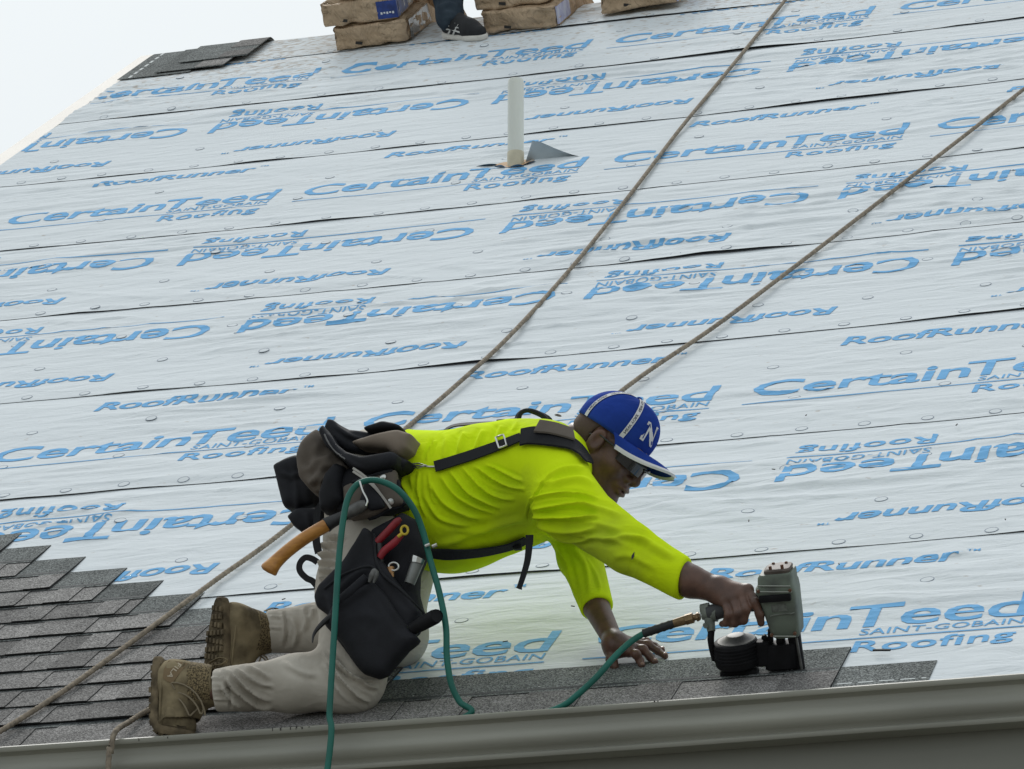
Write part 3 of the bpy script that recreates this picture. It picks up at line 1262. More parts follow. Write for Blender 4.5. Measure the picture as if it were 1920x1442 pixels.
def surfnet(fn, lo, hi, step):
    """surface nets: closed quad mesh of fn = 0"""
    lo, hi = np.asarray(lo, float), np.asarray(hi, float)
    n = np.ceil((hi - lo) / step).astype(int) + 1
    ax = [lo[i] + np.arange(n[i]) * step for i in range(3)]
    # coarse pass: only evaluate near the surface
    c = 5
    nc = (n + c - 1) // c
    cx = [lo[i] + (np.arange(nc[i]) * c + (c - 1) / 2) * step for i in range(3)]
    G = np.stack(np.meshgrid(*cx, indexing='ij'), -1).reshape(-1, 3).astype(np.float32)
    near = np.abs(fn(G)) < step * c * 1.35
    sgn = fn(G) < 0
    F = np.where(sgn, -1.0, 1.0).astype(np.float32).reshape(nc)
    F = F.repeat(c, 0).repeat(c, 1).repeat(c, 2)[:n[0], :n[1], :n[2]].copy()
    M = near.reshape(nc).repeat(c, 0).repeat(c, 1).repeat(c, 2)[:n[0], :n[1], :n[2]]
    ii = np.argwhere(M)
    Pf = (lo + ii * step).astype(np.float32)
    out = np.empty(len(Pf), np.float32)
    for s in range(0, len(Pf), 400000):
        out[s:s + 400000] = fn(Pf[s:s + 400000])
    F[M] = out
    S = F < 0
    cells = np.zeros(n - 1, np.int8)
    for dx in (0, 1):
        for dy in (0, 1):
            for dz in (0, 1):
                cells += S[dx:n[0] - 1 + dx, dy:n[1] - 1 + dy, dz:n[2] - 1 + dz]
    act = (cells > 0) & (cells < 8)
    ci = np.argwhere(act)
    vid = np.full(n - 1, -1, np.int64)
    vid[act] = np.arange(len(ci))
    acc = np.zeros((len(ci), 3))
    cnt = np.zeros(len(ci))
    corners = [(a, b, d) for a in (0, 1) for b in (0, 1) for d in (0, 1)]
    for p in corners:
        for axn in range(3):
            if p[axn]:
                continue
            q = list(p)
            q[axn] = 1
            f0 = F[ci[:, 0] + p[0], ci[:, 1] + p[1], ci[:, 2] + p[2]]
            f1 = F[ci[:, 0] + q[0], ci[:, 1] + q[1], ci[:, 2] + q[2]]
            cr = (f0 < 0) != (f1 < 0)
            t = np.where(cr, f0 / np.where(cr, f0 - f1, 1), 0)
            pos = np.tile(np.array(p, float), (len(ci), 1))
            pos[:, axn] += t
            acc += pos * cr[:, None]
            cnt += cr
    V = lo + (ci + acc / cnt[:, None]) * step
    quads = []
    for axn in range(3):
        b1, b2 = (axn + 1) % 3, (axn + 2) % 3
        sl0 = [slice(1, n[0] - 1), slice(1, n[1] - 1), slice(1, n[2] - 1)]
        sl0[axn] = slice(0, n[axn] - 1)
        sl1 = list(sl0)
        sl1[axn] = slice(1, n[axn])
        s0, s1 = S[tuple(sl0)], S[tuple(sl1)]
        e = np.argwhere(s0 != s1)
        if not len(e):
            continue
        sign = s0[tuple(e.T)]
        o = np.ones(3, int)
        o[axn] = 0
        e = e + o
        d1, d2 = np.zeros(3, int), np.zeros(3, int)
        d1[b1], d2[b2] = 1, 1
        g = lambda x: vid[x[:, 0], x[:, 1], x[:, 2]]
        q = np.stack([g(e - d1 - d2), g(e - d2), g(e), g(e - d1)], 1)
        q[~sign] = q[~sign][:, ::-1]
        quads.append(q)
    return V, np.vstack(quads)


def vnormals(V, F):
    a = V[F[:, 2]] - V[F[:, 0]]
    b = V[F[:, 3]] - V[F[:, 1]]
    fn = np.cross(a, b)
    N = np.zeros_like(V)
    for j in range(4):
        np.add.at(N, F[:, j], fn)
    return N / (np.linalg.norm(N, axis=1)[:, None] + 1e-12)


def relax(V, F, it=1, lam=.5):
    for _ in range(it):
        acc = np.zeros_like(V)
        cnt = np.zeros(len(V))
        for j in range(4):
            for kx in (1, 3):
                np.add.at(acc, F[:, j], V[F[:, (j + kx) % 4]])
                np.add.at(cnt, F[:, j], 1)
        V = V + lam * (acc / np.maximum(cnt, 1)[:, None] - V)
    return V


def creases(V, F, lines, noise=0.0, nscale=9.0):
    """cloth folds: each line (points, width in px, height in m) raises a ridge with a hollow beside it"""
    N = vnormals(V, F)
    px = to_px(V)
    face = np.clip((N * (CAM - V)).sum(1) / np.linalg.norm(CAM - V, axis=1) * 4 + .6, 0, 1)
    D = np.zeros(len(V))
    for pts, w, amp in lines:
        p = spline(pts, 5)
        best = np.full(len(V), 1e9)
        side = np.zeros(len(V))
        along = np.zeros(len(V))
        lo, hi = p.min(0) - 4 * w, p.max(0) + 4 * w
        m = np.where((px > lo).all(1) & (px < hi).all(1))[0]
        if not len(m):
            continue
        q = px[m]
        bb, ss, al = best[m], side[m], along[m]
        for i in range(len(p) - 1):
            a, e = p[i], p[i + 1] - p[i]
            t = np.clip(((q - a) @ e) / (e @ e + 1e-9), 0, 1)
            r = q - a - t[:, None] * e
            d = np.hypot(r[:, 0], r[:, 1])
            c = (e[0] * r[:, 1] - e[1] * r[:, 0])
            u = d < bb
            bb = np.where(u, d, bb)
            ss = np.where(u, np.sign(c), ss)
            al = np.where(u, (i + t) / (len(p) - 1), al)
        taper = np.clip(np.minimum(al, 1 - al) * 5, .0, 1) ** .7
        s = bb * ss
        D[m] += amp * taper * (np.exp(-(bb / w) ** 2) - .55 * np.exp(-((s - 1.9 * w) / (1.3 * w)) ** 2) - .35 * np.exp(-((s + 1.9 * w) / (1.3 * w)) ** 2))
    D *= face
    if noise:
        D += noise * noise2(V[:, 0] * nscale + V[:, 1] * 3, V[:, 2] * nscale - V[:, 1] * 4, 31)
        D += noise * .5 * noise2(V[:, 0] * nscale * 2.3 + V[:, 2] * 5, V[:, 1] * nscale * 2 + V[:, 2] * 8, 32)
    return V + N * D[:, None]


def bounds(pts, pad):
    P = np.asarray(pts, float)
    return P.min(0) - pad, P.max(0) + pad


def tile(ox, oy, s, pts):
    return [(ox + x / s, oy + y / s) for x, y in pts]


from mathutils.bvhtree import BVHTree


def bvh_of(V, F):
    return BVHTree.FromPolygons([tuple(v) for v in V], [tuple(f) for f in F])


def on(bvh, x, y, off=0.0, far=None):
    """the point of a built surface that the photo shows at x, y, with its normal"""
    d = ray((x, y))
    d = d / np.linalg.norm(d)
    h = bvh.ray_cast(Vector(CAM), Vector(d))
    if h[0] is None:
        q = bvh.find_nearest(Vector(far if far is not None else at_y(x, y, .15)))
        h = q
    n = np.array(h[1])
    if n @ d > 0:
        n = -n
    return np.array(h[0]) + n * off, n


# ================================================================== THE WORKER
m_shirt = material('hivis_knit', (.64, .84, .012), .92, spec=.04, scale=4, color2=(.41, .52, .035), ramp=(.28, .52), bump=.25, bscale=420, bdist=.0006, crumple=(8, .007))
m_trouser = material('khaki_twill', (.51, .475, .415), .88, spec=.08, scale=5, color2=(.31, .28, .235), ramp=(.30, .52), detail=7, bump=.25, bscale=500, bdist=.0005, crumple=(8, .009))
m_skin = material('skin', (.13, .064, .042), .46, spec=.5, scale=26, color2=(.07, .034, .023), bump=.3, bscale=220, bdist=.0012)
m_hair = material('cropped_hair', (.075, .046, .036), .8, bump=.5, bscale=900, bdist=.001)
m_capb = material('cap_cotton', (.022, .058, .32), .95, spec=.06, var=.25, scale=12, bump=.35, bscale=500, bdist=.0008, crumple=(11, .006))
m_capw = material('cap_tape', (.66, .66, .68), .7)
m_blk = material('black_print', (.02, .02, .025), .6)
m_glass = material('dark_lens', (.012, .012, .014), .08, spec=.8)
m_frame = material('glasses_frame', (.015, .015, .016), .35)
m_boot = material('boot_suede', (.27, .22, .135), .9, spec=.1, scale=14, color2=(.11, .088, .055), bump=.5, bscale=90, bdist=.002, ramp=(.38, .6))
m_mesh = material('boot_mesh', (.25, .195, .11), .85, spec=.1, scale=260, color2=(.07, .055, .035), bump=.7, bscale=260, bdist=.002, ramp=(.40, .60), detail=1)
m_sole = material('boot_sole', (.19, .15, .095), .9, spec=.1, scale=30, color2=(.07, .056, .038), bump=.5, bscale=80, bdist=.003)
m_lace = material('lace', (.22, .18, .12), .85)

worker = empty('person', tuple(at_roof(690, 1335)), 'worker in lime shirt and blue cap kneeling at the gutter with a nail gun', 'person')


def wlink(name, V, F, mat, parent=worker, smooth=True):
    root = parent
    while root.parent is not None:
        root = root.parent
    me = mesh_np(name, V - np.array(root.location), F)
    return link(name, me, mat, parent, smooth)


YM = .27                                        # his middle line
R_SH, R_EL, R_CU, R_WR = at_y(1066, 946, .085), at_y(1180, 1028, .035), at_y(1284, 1087, .03), at_y(1346, 1106, .028)
L_SH, L_EL, L_CU = at_y(1066, 930, .44), at_y(1088, 1045, .42), at_y(1119, 1141, .325)
L_WR = at_roof(1153, 1208, .052)
spine = [at_y(735, 905, YM), at_y(838, 938, YM), at_y(925, 917, YM), at_y(1000, 897, YM), at_y(1042, 880, YM)]
srad = [.140, .163, .157, .146, .112]
NECK0, NECK1 = at_y(1050, 862, YM), at_y(1110, 828, YM)


def torso_f(P):
    q = P.copy()
    q[:, 1] = YM + (q[:, 1] - YM) * .86
    d = chain(q, spine, srad, .04)
    d = smin(d, ell(P, at_y(845, 985, YM), (.13, .15, .10)), .06)         # belly hanging in the loose shirt
    d = smin(d, cone(P, at_y(1030, 872, YM - .10), R_SH, .090, .080), .06)
    d = smin(d, cone(P, at_y(1030, 872, YM + .10), L_SH, .090, .080), .06)
    return d


def shirt_f(P):
    d = torso_f(P)
    ra = smin(cone(P, R_SH, R_EL, .082, .062), cone(P, R_EL, R_CU, .061, .0505), .015)
    d = smin(d, ra, .035)
    la = smin(cone(P, L_SH, L_EL, .078, .056), cone(P, L_EL, L_CU, .055, .041), .015)
    d = smin(d, la, .04)
    n1 = (R_CU - R_EL) / np.linalg.norm(R_CU - R_EL)
    n1 = n1 + np.array([.25, 0, .25])
    n1 /= np.linalg.norm(n1)
    near = np.sqrt(((P - R_CU) ** 2).sum(1)) < .16
    d = np.where(near, smax(d, ((P - R_CU) @ n1).astype(np.float32), .006), d)
    n2 = (L_CU - L_EL) / np.linalg.norm(L_CU - L_EL)
    near = np.sqrt(((P - L_CU) ** 2).sum(1)) < .12
    d = np.where(near, smax(d, ((P - L_CU) @ n2).astype(np.float32), .006), d)
    # open cuffs and collar
    d = smax(d, -cone(P, R_CU - n1 * .03, R_CU + n1 * .06, .034, .044), .006)
    d = smax(d, -cone(P, L_CU - n2 * .03, L_CU + n2 * .06, .030, .036), .006)
    d = smax(d, -cone(P, NECK0 + (NECK1 - NECK0) * .20, NECK1 + (NECK1 - NECK0), .067, .085), .010)
    d = smax(d, (at_y(738, 905, YM)[0] - P[:, 0]), .01)
    return d


lo, hi = bounds([at_y(735, 905, 0), at_y(1300, 1150, .6), at_y(1000, 780, .3), L_CU, R_CU, np.array([1.3, -.02, .2]), np.array([1.3, .62, .2])], .03)
V, F = surfnet(shirt_f, lo, hi, .0036)
V = relax(V, F, 2)
T1 = lambda pts: tile(740, 740, 3.795, pts)
T2 = lambda pts: tile(1000, 700, 3.4286, pts)
SF = [(T1([(330, 560), (430, 700), (560, 790), (700, 850)]), 6, .0075), (T1([(390, 540), (520, 680), (640, 760), (770, 815)]), 6, .0075),
      (T1([(480, 520), (600, 630), (720, 715), (860, 745)]), 6, .0075), (T1([(560, 500), (670, 590), (800, 650), (920, 675)]), 6, .007),
      (T1([(640, 490), (770, 565), (920, 610)]), 6, .006), (T1([(260, 620), (340, 760), (480, 850), (620, 890)]), 7, .007),
      (T1([(230, 720), (300, 860), (420, 920), (560, 940)]), 7, .005), (T1([(40, 600), (90, 720), (160, 820)]), 6, .006), (T1([(180, 540), (170, 720), (215, 880)]), 5, .006),
      (T1([(250, 560), (260, 720), (300, 800)]), 5, .006), (T1([(120, 560), (130, 700), (180, 800)]), 4, .004),
      (T1([(380, 290), (365, 390), (340, 470)]), 6, .006), (T1([(490, 270), (460, 350), (440, 420)]), 6, .006), (T1([(640, 235), (600, 330), (570, 400)]), 7, .008),
      (T1([(770, 215), (745, 280), (720, 340)]), 6, .006), (T1([(880, 190), (850, 260)]), 6, .005), (T1([(280, 320), (250, 400), (230, 470)]), 5, .005),
      (T1([(950, 750), (1100, 715), (1300, 705), (1450, 735)]), 6, .007), (T1([(965, 815), (1120, 785), (1300, 785), (1450, 800)]), 6, .008),
      (T1([(955, 875), (1120, 860), (1300, 880), (1440, 860)]), 6, .008), (T1([(980, 935), (1150, 962), (1300, 972), (1440, 935)]), 7, .008),
      (T1([(1000, 975), (1180, 1035), (1300, 1055), (1430, 1010)]), 6, .006), (T1([(1080, 600), (1200, 545), (1340, 525)]), 8, .006),
      (T1([(1000, 640), (1150, 610), (1300, 600), (1420, 640)]), 7, .005),
      (T1([(1130, 560), (1030, 680), (945, 800), (928, 900)]), 3, -.005),
      (T1([(420, 980), (600, 960), (800, 900), (930, 880)]), 7, .004), (T1([(300, 1080), (480, 1010), (700, 960)]), 7, .004),
      (T2([(220, 850), (400, 860), (580, 925)]), 7, .006), (T2([(150, 930), (380, 960), (580, 1015)]), 7, .006), (T2([(230, 1060), (420, 1050), (600, 1100)]), 7, .005),
      (T2([(420, 1080), (600, 1040), (760, 1090)]), 7, .004), (T2([(500, 1170), (640, 1180), (800, 1270)]), 8, .004), (T2([(620, 1040), (760, 1110), (900, 1190)]), 8, .004),
      (T2([(150, 1100), (220, 1220), (260, 1420)]), 6, .005), (T2([(250, 1120), (330, 1240), (350, 1420)]), 6, .005), (T2([(350, 1180), (400, 1300), (430, 1420)]), 5, .004)]
rf = random.Random(8)
SF = [([(x + rf.uniform(-4, 4), y + rf.uniform(-3, 3)) for x, y in p], w * rf.uniform(.42, .85), a * rf.uniform(.9, 2.0)) for p, w, a in SF]
V = creases(V, F, SF, .0020, 10)
shirt_bvh = bvh_of(V, F)
shirt = wlink('shirt', V, F, m_shirt)
# tear in the sleeve
p, n = on(shirt_bvh, 1187, 1043, .001)
mb = MB()
t1, t2 = np.cross(n, [0, 1, 0]), None
t1 /= np.linalg.norm(t1)
t2 = np.cross(n, t1)
mb.add([p + t1 * .012 - np.array(worker.location), p + t2 * .004 - np.array(worker.location), p - t1 * .010 - np.array(worker.location), p - t2 * .003 - np.array(worker.location)], [[0, 1, 2, 3]])
mb.build('sleeve_tear', m_blk, shirt)

# --- trousers
R_HIP, R_KN, R_CALF, R_AN = at_y(696, 945, .18), at_roof(656, 1274, .082), at_roof(560, 1281, .092), at_roof(402, 1295, .104)
L_HIP, L_KN, L_CALF, L_AN = at_y(722, 940, .37), at_roof(736, 1190, .078), at_roof(600, 1180, .095), at_roof(500, 1184, .110)


def trouser_f(P):
    d = ell(P, at_y(715, 915, YM), (.145, .185, .150))
    d = smin(d, chain(P, [R_HIP, (R_HIP + R_KN) / 2 + np.array([.004, 0, 0]), R_KN], [.115, .105, .084], .05), .05)
    d = smin(d, chain(P, [L_HIP, (L_HIP + L_KN) / 2, L_KN], [.120, .104, .084], .05), .06)
    d = smin(d, chain(P, [R_KN, R_CALF, R_AN], [.080, .066, .053], .04), .035)
    d = smin(d, chain(P, [L_KN, L_CALF, L_AN], [.080, .062, .055], .04), .035)
    for an, kn in ((R_AN, R_CALF), (L_AN, L_CALF)):
        nn = ((an - kn) / np.linalg.norm(an - kn)).astype(np.float32)
        near = np.sqrt(((P - an) ** 2).sum(1)) < .12
        d = np.where(near, smax(d, (P - an) @ nn, .008), d)
    d = smax(d, P[:, 0] - at_y(772, 905, YM)[0] - .25 * np.maximum(at_y(715, 1000, YM)[2] - P[:, 2], 0) * 4, .01)
    return d


lo, hi = bounds([R_HIP, R_KN, R_AN, L_HIP, L_KN, L_AN], .20)
V, F = surfnet(trouser_f, lo, hi, .005)
V = relax(V, F, 2)
T3 = lambda pts: tile(240, 1080, 3.984, pts)
T4 = lambda pts: tile(480, 1000, 4.24, pts)
TF = [(T3([(690, 715), (800, 860), (960, 965), (1080, 990)]), 5, .008), (T3([(740, 700), (900, 850), (1060, 940)]), 5, .008), (T3([(800, 690), (960, 795), (1090, 830)]), 5, .007),
      (T3([(880, 675), (980, 715), (1070, 765)]), 5, .006), (T3([(690, 800), (760, 920), (860, 985)]), 5, .007), (T3([(1150, 640), (1300, 720), (1420, 740)]), 7, .004),
      (T3([(710, 700), (735, 800), (760, 900), (765, 1000)]), 4, -.007), (T3([(620, 760), (700, 770)]), 3, .004), (T3([(630, 850), (720, 850)]), 3, .004), (T3([(640, 920), (740, 925)]), 3, .004),
      (T3([(1060, 300), (1150, 310)]), 3, .004), (T3([(1050, 380), (1150, 390)]), 3, .004), (T3([(1170, 260), (1190, 400), (1170, 540)]), 4, -.007),
      (T3([(1220, 300), (1260, 420), (1230, 540)]), 6, .007), (T3([(1300, 240), (1330, 330), (1300, 430)]), 6, .006), (T3([(1380, 240), (1360, 320)]), 6, .005),
      (T4([(530, 930), (640, 1110), (800, 1280), (910, 1345)]), 5, .009), (T4([(560, 900), (700, 1080), (880, 1200), (970, 1235)]), 5, .009), (T4([(530, 1000), (610, 1180), (740, 1350)]), 5, .007),
      (T4([(600, 960), (760, 1130), (960, 1180)]), 4, .006), (T4([(500, 190), (580, 160), (660, 170)]), 4, .0115), (T4([(500, 250), (580, 225), (660, 240)]), 4, .0115), (T4([(505, 315), (580, 290), (650, 305)]), 4, .0115),
      (T4([(520, 110), (600, 85), (680, 100)]), 4, .0115), (T4([(510, 370), (580, 350), (620, 370)]), 4, .0105), (T4([(560, 50), (640, 25), (720, 50)]), 4, .0105)]
TF = [(p, w * .7, a * 1.5) for p, w, a in TF]
V = creases(V, F, TF, .0022, 9)
trouser_bvh = bvh_of(V, F)
wlink('trousers', V, F, m_trouser)

# --- head in its own frame: f forward, l left, t top
HP = math.radians(40)
HF, HT, HL = np.array([math.cos(HP), 0, -math.sin(HP)]), np.array([math.sin(HP), 0, math.cos(HP)]), np.array([0, 1.0, 0])
hy = math.radians(-4)
HF = np.array([HF[0] * math.cos(hy), HF[0] * math.sin(hy), HF[2]])
HL = np.array([-math.sin(hy), math.cos(hy), 0])
HT = np.cross(HF, HL)
HC = at_y(1146, 842, YM - .005)
HM = np.stack([HF, HL, HT])                    # world -> head rows


def hw(f, l, t):
    return HC + HF * f + HL * l + HT * t


def head_f(P):
    Q = ((P - HC.astype(np.float32)) @ HM.T.astype(np.float32))
    d = ell(Q, (-.014, 0, .034), (.098, .076, .086))
    d = smin(d, ell(Q, (.030, 0, -.028), (.062, .060, .088)), .03)
    d = smin(d, smin(cone(Q, (-.005, .050, -.052), (.062, .016, -.104), .026, .022), cone(Q, (-.005, -.050, -.052), (.062, -.016, -.104), .026, .022), .02), .025)
    d = smin(d, ell(Q, (.072, 0, -.103), (.026, .026, .022)), .02)
    d = smin(d, ell(Q, (.050, .043, -.030), (.030, .022, .026)), .02)
    d = smin(d, ell(Q, (.050, -.043, -.030), (.030, .022, .026)), .02)
    d = smin(d, cone(Q, (.080, .035, .022), (.088, .008, .018), .014, .014), .014)
    d = smin(d, cone(Q, (.080, -.035, .022), (.088, -.008, .018), .014, .014), .014)
    for s in (-1, 1):                                            # eye sockets
        d = smax(d, -ell(Q, (.098, s * .033, .001), (.020, .020, .012)), .012)
        d = smin(d, ell(Q, (.076, s * .032, .000), (.013, .015, .012)), .005)
    d = smin(d, cone(Q, (.088, 0, .010), (.109, 0, -.030), .010, .0125), .010)
    d = smin(d, ell(Q, (.103, 0, -.036), (.015, .012, .010)), .006)
    for s in (-1, 1):
        d = smin(d, ell(Q, (.094, s * .015, -.038), (.012, .009, .009)), .006)
        d = smax(d, -ell(Q, (.104, s * .008, -.046), (.006, .004, .005)), .004)
    d = smin(d, ell(Q, (.084, 0, -.062), (.020, .030, .018)), .012)
    d = smin(d, ell(Q, (.097, 0, -.062), (.012, .024, .0065)), .005)
    d = smin(d, ell(Q, (.094, 0, -.076), (.012, .021, .0075)), .005)
    d = smax(d, -rbox(Q, (.107, 0, -.0690), (.012, .022, .0014), .001), .003)
    for s in (-1, 1):                                            # ears
        e = ell(Q, (-.010, s * .078, -.006), (.021, .011, .033))
        e = smax(e, -ell(Q, (-.004, s * .090, -.004), (.012, .010, .022)), .006)
        d = smin(d, e, .008)
    d = smin(d, chain(P, [hw(-.030, 0, -.045), NECK1 * .5 + NECK0 * .5, NECK0], [.060, .061, .070], .03), .03)
    # folds of the bent nape
    w = np.sin((Q[:, 2] + .3 * Q[:, 0]) * 190) * .0012 * np.clip((-.035 - Q[:, 0]) * 60, 0, 1) * np.clip((.01 - Q[:, 2]) * 60, 0, 1)
    return d + w


lo, hi = bounds([hw(0, 0, 0), NECK0], .155)
hV, hF = surfnet(head_f, lo, hi, .0031)
hV = relax(hV, hF, 1)


# --- hands
def finger(P, pts, r0, r1):
    r = np.linspace(r0, r1, len(pts))
    return chain(P, pts, list(r), .006)


# left hand spread flat on the sheet
lh = {'index': [at_roof(1178, 1220, .040), at_roof(1193, 1227, .036), at_roof(1200, 1239, .019), at_roof(1204, 1248, .011)],
      'middle': [at_roof(1186, 1212, .042), at_roof(1206, 1218, .036), at_roof(1219, 1232, .019), at_roof(1228, 1241, .011)],
      'ring': [at_roof(1190, 1206, .040), at_roof(1215, 1209, .032), at_roof(1234, 1221, .018), at_roof(1247, 1230, .011)],
      'little': [at_roof(1188, 1203, .034), at_roof(1212, 1203, .026), at_roof(1228, 1211, .016), at_roof(1242, 1219, .010)]}
lthumb = [at_roof(1148, 1222, .038), at_roof(1146, 1236, .028), at_roof(1150, 1245, .016), at_roof(1153, 1251, .010)]


def lhand_f(P):
    d = chain(P, [L_EL + (L_CU - L_EL) * .6, L_CU, L_WR], [.033, .033, .024], .006)
    d = smin(d, cone(P, L_WR, (lh['middle'][0] + lh['index'][0]) / 2, .028, .017), .02)
    d = smin(d, cone(P, L_WR, (lh['little'][0] + lh['ring'][0]) / 2, .025, .014), .02)
    d = smin(d, cone(P, L_WR + np.array([.01, -.01, -.01]), lh['index'][0], .024, .014), .02)
    for k, r in (('index', .0098), ('middle', .0100), ('ring', .0096), ('little', .0084)):
        d = smin(d, finger(P, lh[k], r * 1.12, r * .86), .006)
        d = smin(d, np.sqrt(((P - lh[k][1].astype(np.float32)) ** 2).sum(1)) - r * 1.13, .006)
    d = smin(d, finger(P, [L_WR + np.array([.005, -.02, -.01])] + lthumb, .017, .0095), .012)
    return d


lo, hi = bounds([L_CU, L_WR, *lh['little'], *lh['index'], *lthumb], .05)
lV, lF = surfnet(lhand_f, lo, hi, .0024)
lV = relax(lV, lF, 1)

# right hand closed round the tool's grip
GA, GB = at_y(1322, 1152, .035), at_y(1432, 1126, .030)       # grip axis
gy = .032


def rp(x, y, Y):
    return at_y(x, y, Y)


rh = {'index': [rp(1402, 1106, .006), rp(1416, 1130, -.012), rp(1424, 1152, -.002), rp(1427, 1168, .012)],
      'middle': [rp(1390, 1115, .000), rp(1399, 1143, -.016), rp(1394, 1163, -.002), rp(1386, 1166, .022)],
      'ring': [rp(1375, 1122, .000), rp(1383, 1150, -.016), rp(1378, 1168, .000), rp(1370, 1170, .022)],
      'little': [rp(1360, 1128, .004), rp(1366, 1153, -.012), rp(1361, 1168, .004), rp(1354, 1170, .022)]}
rthumb = [rp(1358, 1112, .052), rp(1385, 1106, .064), rp(1405, 1116, .068), rp(1420, 1128, .062)]


def rhand_f(P):
    d = chain(P, [R_EL + (R_CU - R_EL) * .55, R_CU + (R_WR - R_CU) * .2, R_WR], [.044, .040, .030], .006)
    for k in rh:
        d = smin(d, cone(P, R_WR + (rh[k][0] - R_WR) * .1, rh[k][0], .026, .0135), .018)
    for k, r in (('index', .0100), ('middle', .0104), ('ring', .0100), ('little', .0088)):
        d = smin(d, finger(P, rh[k], r * 1.16, r * .9), .006)
        d = smin(d, np.sqrt(((P - rh[k][0].astype(np.float32)) ** 2).sum(1)) - r * 1.32, .008)
    d = smin(d, finger(P, [R_WR + np.array([.01, .012, -.004])] + rthumb, .018, .010), .012)
    return d


lo, hi = bounds([R_CU, R_WR, *rh['little'], *rh['index'], *rthumb], .06)
rV, rF = surfnet(rhand_f, lo, hi, .0024)
rV = relax(rV, rF, 1)


# a trunk inside the clothes ties the visible skin together
def core_f(P):
    d = chain(P, [spine[0], spine[2], spine[4], NECK0], [.09, .10, .09, .06], .05)
    d = smin(d, chain(P, [spine[4], R_SH, R_EL, R_CU], [.07, .05, .035, .03], .03), .03)
    d = smin(d, chain(P, [spine[4], L_SH, L_EL, L_CU], [.07, .05, .03, .025], .03), .03)
    d = smin(d, chain(P, [spine[0], R_HIP, R_KN, R_CALF, R_AN], [.09, .07, .04, .035, .03], .03), .03)
    return smin(d, chain(P, [spine[0], L_HIP, L_KN, L_CALF, L_AN], [.09, .07, .04, .035, .03], .03), .03)


lo, hi = bounds([R_AN, L_AN, R_CU, L_CU, R_KN, L_KN, NECK0, spine[1]], .12)
cV, cF = surfnet(core_f, lo, hi, .014)
o1, o2, o3 = len(hV), len(hV) + len(lV), len(hV) + len(lV) + len(rV)
body = wlink('body', np.vstack([hV, lV, rV, cV]), np.vstack([hF, lF + o1, rF + o2, cF + o3]), m_skin)


# nails on the left hand
m_nailk = material('fingernail', (.22, .13, .10), .35, spec=.5)
mb = MB()
for k in lh:
    tip, pre = lh[k][3], lh[k][2]
    d = (tip - pre) / np.linalg.norm(tip - pre)
    up = np.array([0, -SR, CR]) * .8 + np.array([.2, -.3, .2])
    up -= d * (up @ d)
    up /= np.linalg.norm(up)
    s = np.cross(d, up)
    c = tip + d * .001 + up * .0082
    M = Matrix(((s[0], d[0], up[0], c[0]), (s[1], d[1], up[1], c[1]), (s[2], d[2], up[2], c[2]), (0, 0, 0, 1)))
    mb = MB()
    mb.lathe([(.0001, .0016), (.0045, .0009), (.0058, -.001)], 10, Matrix.Translation(-Vector(worker.location)) @ M, cap=False)
    mb.build('fingernail', m_nailk, body, True)

# cropped hair showing under the cap
def hair_f(P):
    Q = ((P - HC.astype(np.float32)) @ HM.T.astype(np.float32))
    d = ell(Q, (-.014, 0, .034), (.0992, .0772, .0872))
    d = smin(d, chain(P, [hw(-.030, 0, -.045), hw(-.05, 0, .0)], [.0608, .07], .03), .03)
    edge = -.045 - .75 * (Q[:, 0] + .06)
    d = smax(d, (edge * .8 - Q[:, 2]) * .9, .004)
    d = smax(d, Q[:, 0] - .030 - .25 * Q[:, 2], .004)
    ear = ell(Q * np.array([1, 0, 1], np.float32) + np.array([0, 0, 0], np.float32), (-.010, 0, -.006), (.026, 1, .038))
    return smax(d, -ear, .004)


lo, hi = bounds([hw(0, 0, 0)], .13)
qV, qF = surfnet(hair_f, lo, hi, .0040)
wlink('hair', relax(qV, qF, 1), qF, m_hair)

# --- baseball cap
CC = (-.020, 0, .046)
CRD = (.108, .087, .096)


def dome(az, el, off=0.0):
    """cap crown: az from the front, el from the rim up (radians)"""
    f = CC[0] + (CRD[0] + off) * math.cos(el) * math.cos(az)
    l = CC[1] + (CRD[1] + off) * math.cos(el) * math.sin(az)
    t = CC[2] + (CRD[2] + off) * math.sin(el)
    # structured front panels stand up straighter
    t += .010 * max(0, math.cos(az)) * math.sin(2 * el) * .8
    f += .006 * max(0, math.cos(az)) * math.sin(2 * el)
    return hw(f, l, t) - np.array(worker.location)


def rim(az):
    return -.12 - .10 * (1 - math.cos(az)) * .5


mb = MB()
NA, NE = 72, 20
V, F = [], []
for i in range(NA):
    az = 2 * math.pi * i / NA
    seam = abs(((az / (math.pi / 3)) + .5) % 1 - .5)
    for j in range(NE + 1):
        el = rim(az) + (math.pi / 2 - rim(az)) * j / NE
        V.append(dome(az, el, -.0016 * math.exp(-(seam / .05) ** 2)))
    V.append(dome(az, rim(az), -.006))
K = NE + 2
for i in range(NA):
    a, b = i * K, ((i + 1) % NA) * K
    for j in range(NE):
        F.append([a + j, b + j, b + j + 1, a + j + 1])
    F.append([a + NE + 1, b + NE + 1, b, a])
mb.add(V, F)
cap = mb.build('cap', m_capb, worker)
cap.data.polygons.foreach_set('use_smooth', np.ones(len(cap.data.polygons), bool))


def brim_pt(s, az, top):
    """s 0 at the crown .. 1 at the edge; az across"""
    r0 = dome(az, rim(az) + .03, .000)
    ca = max(math.cos(az * 1.25), 0.0)
    ed = np.array([.022 + .160 * ca ** .62, .090 * math.sin(az), 0.0])
    t = CC[2] - .002 - .046 * (ed[1] / .09) ** 2 - .10 * ed[0] * .6 + .004
    e = hw(ed[0], ed[1], t) - np.array(worker.location)
    return r0 + (e - r0) * s + HT * ((.0035 if top else 0) + .004 * math.sin(math.pi * s))


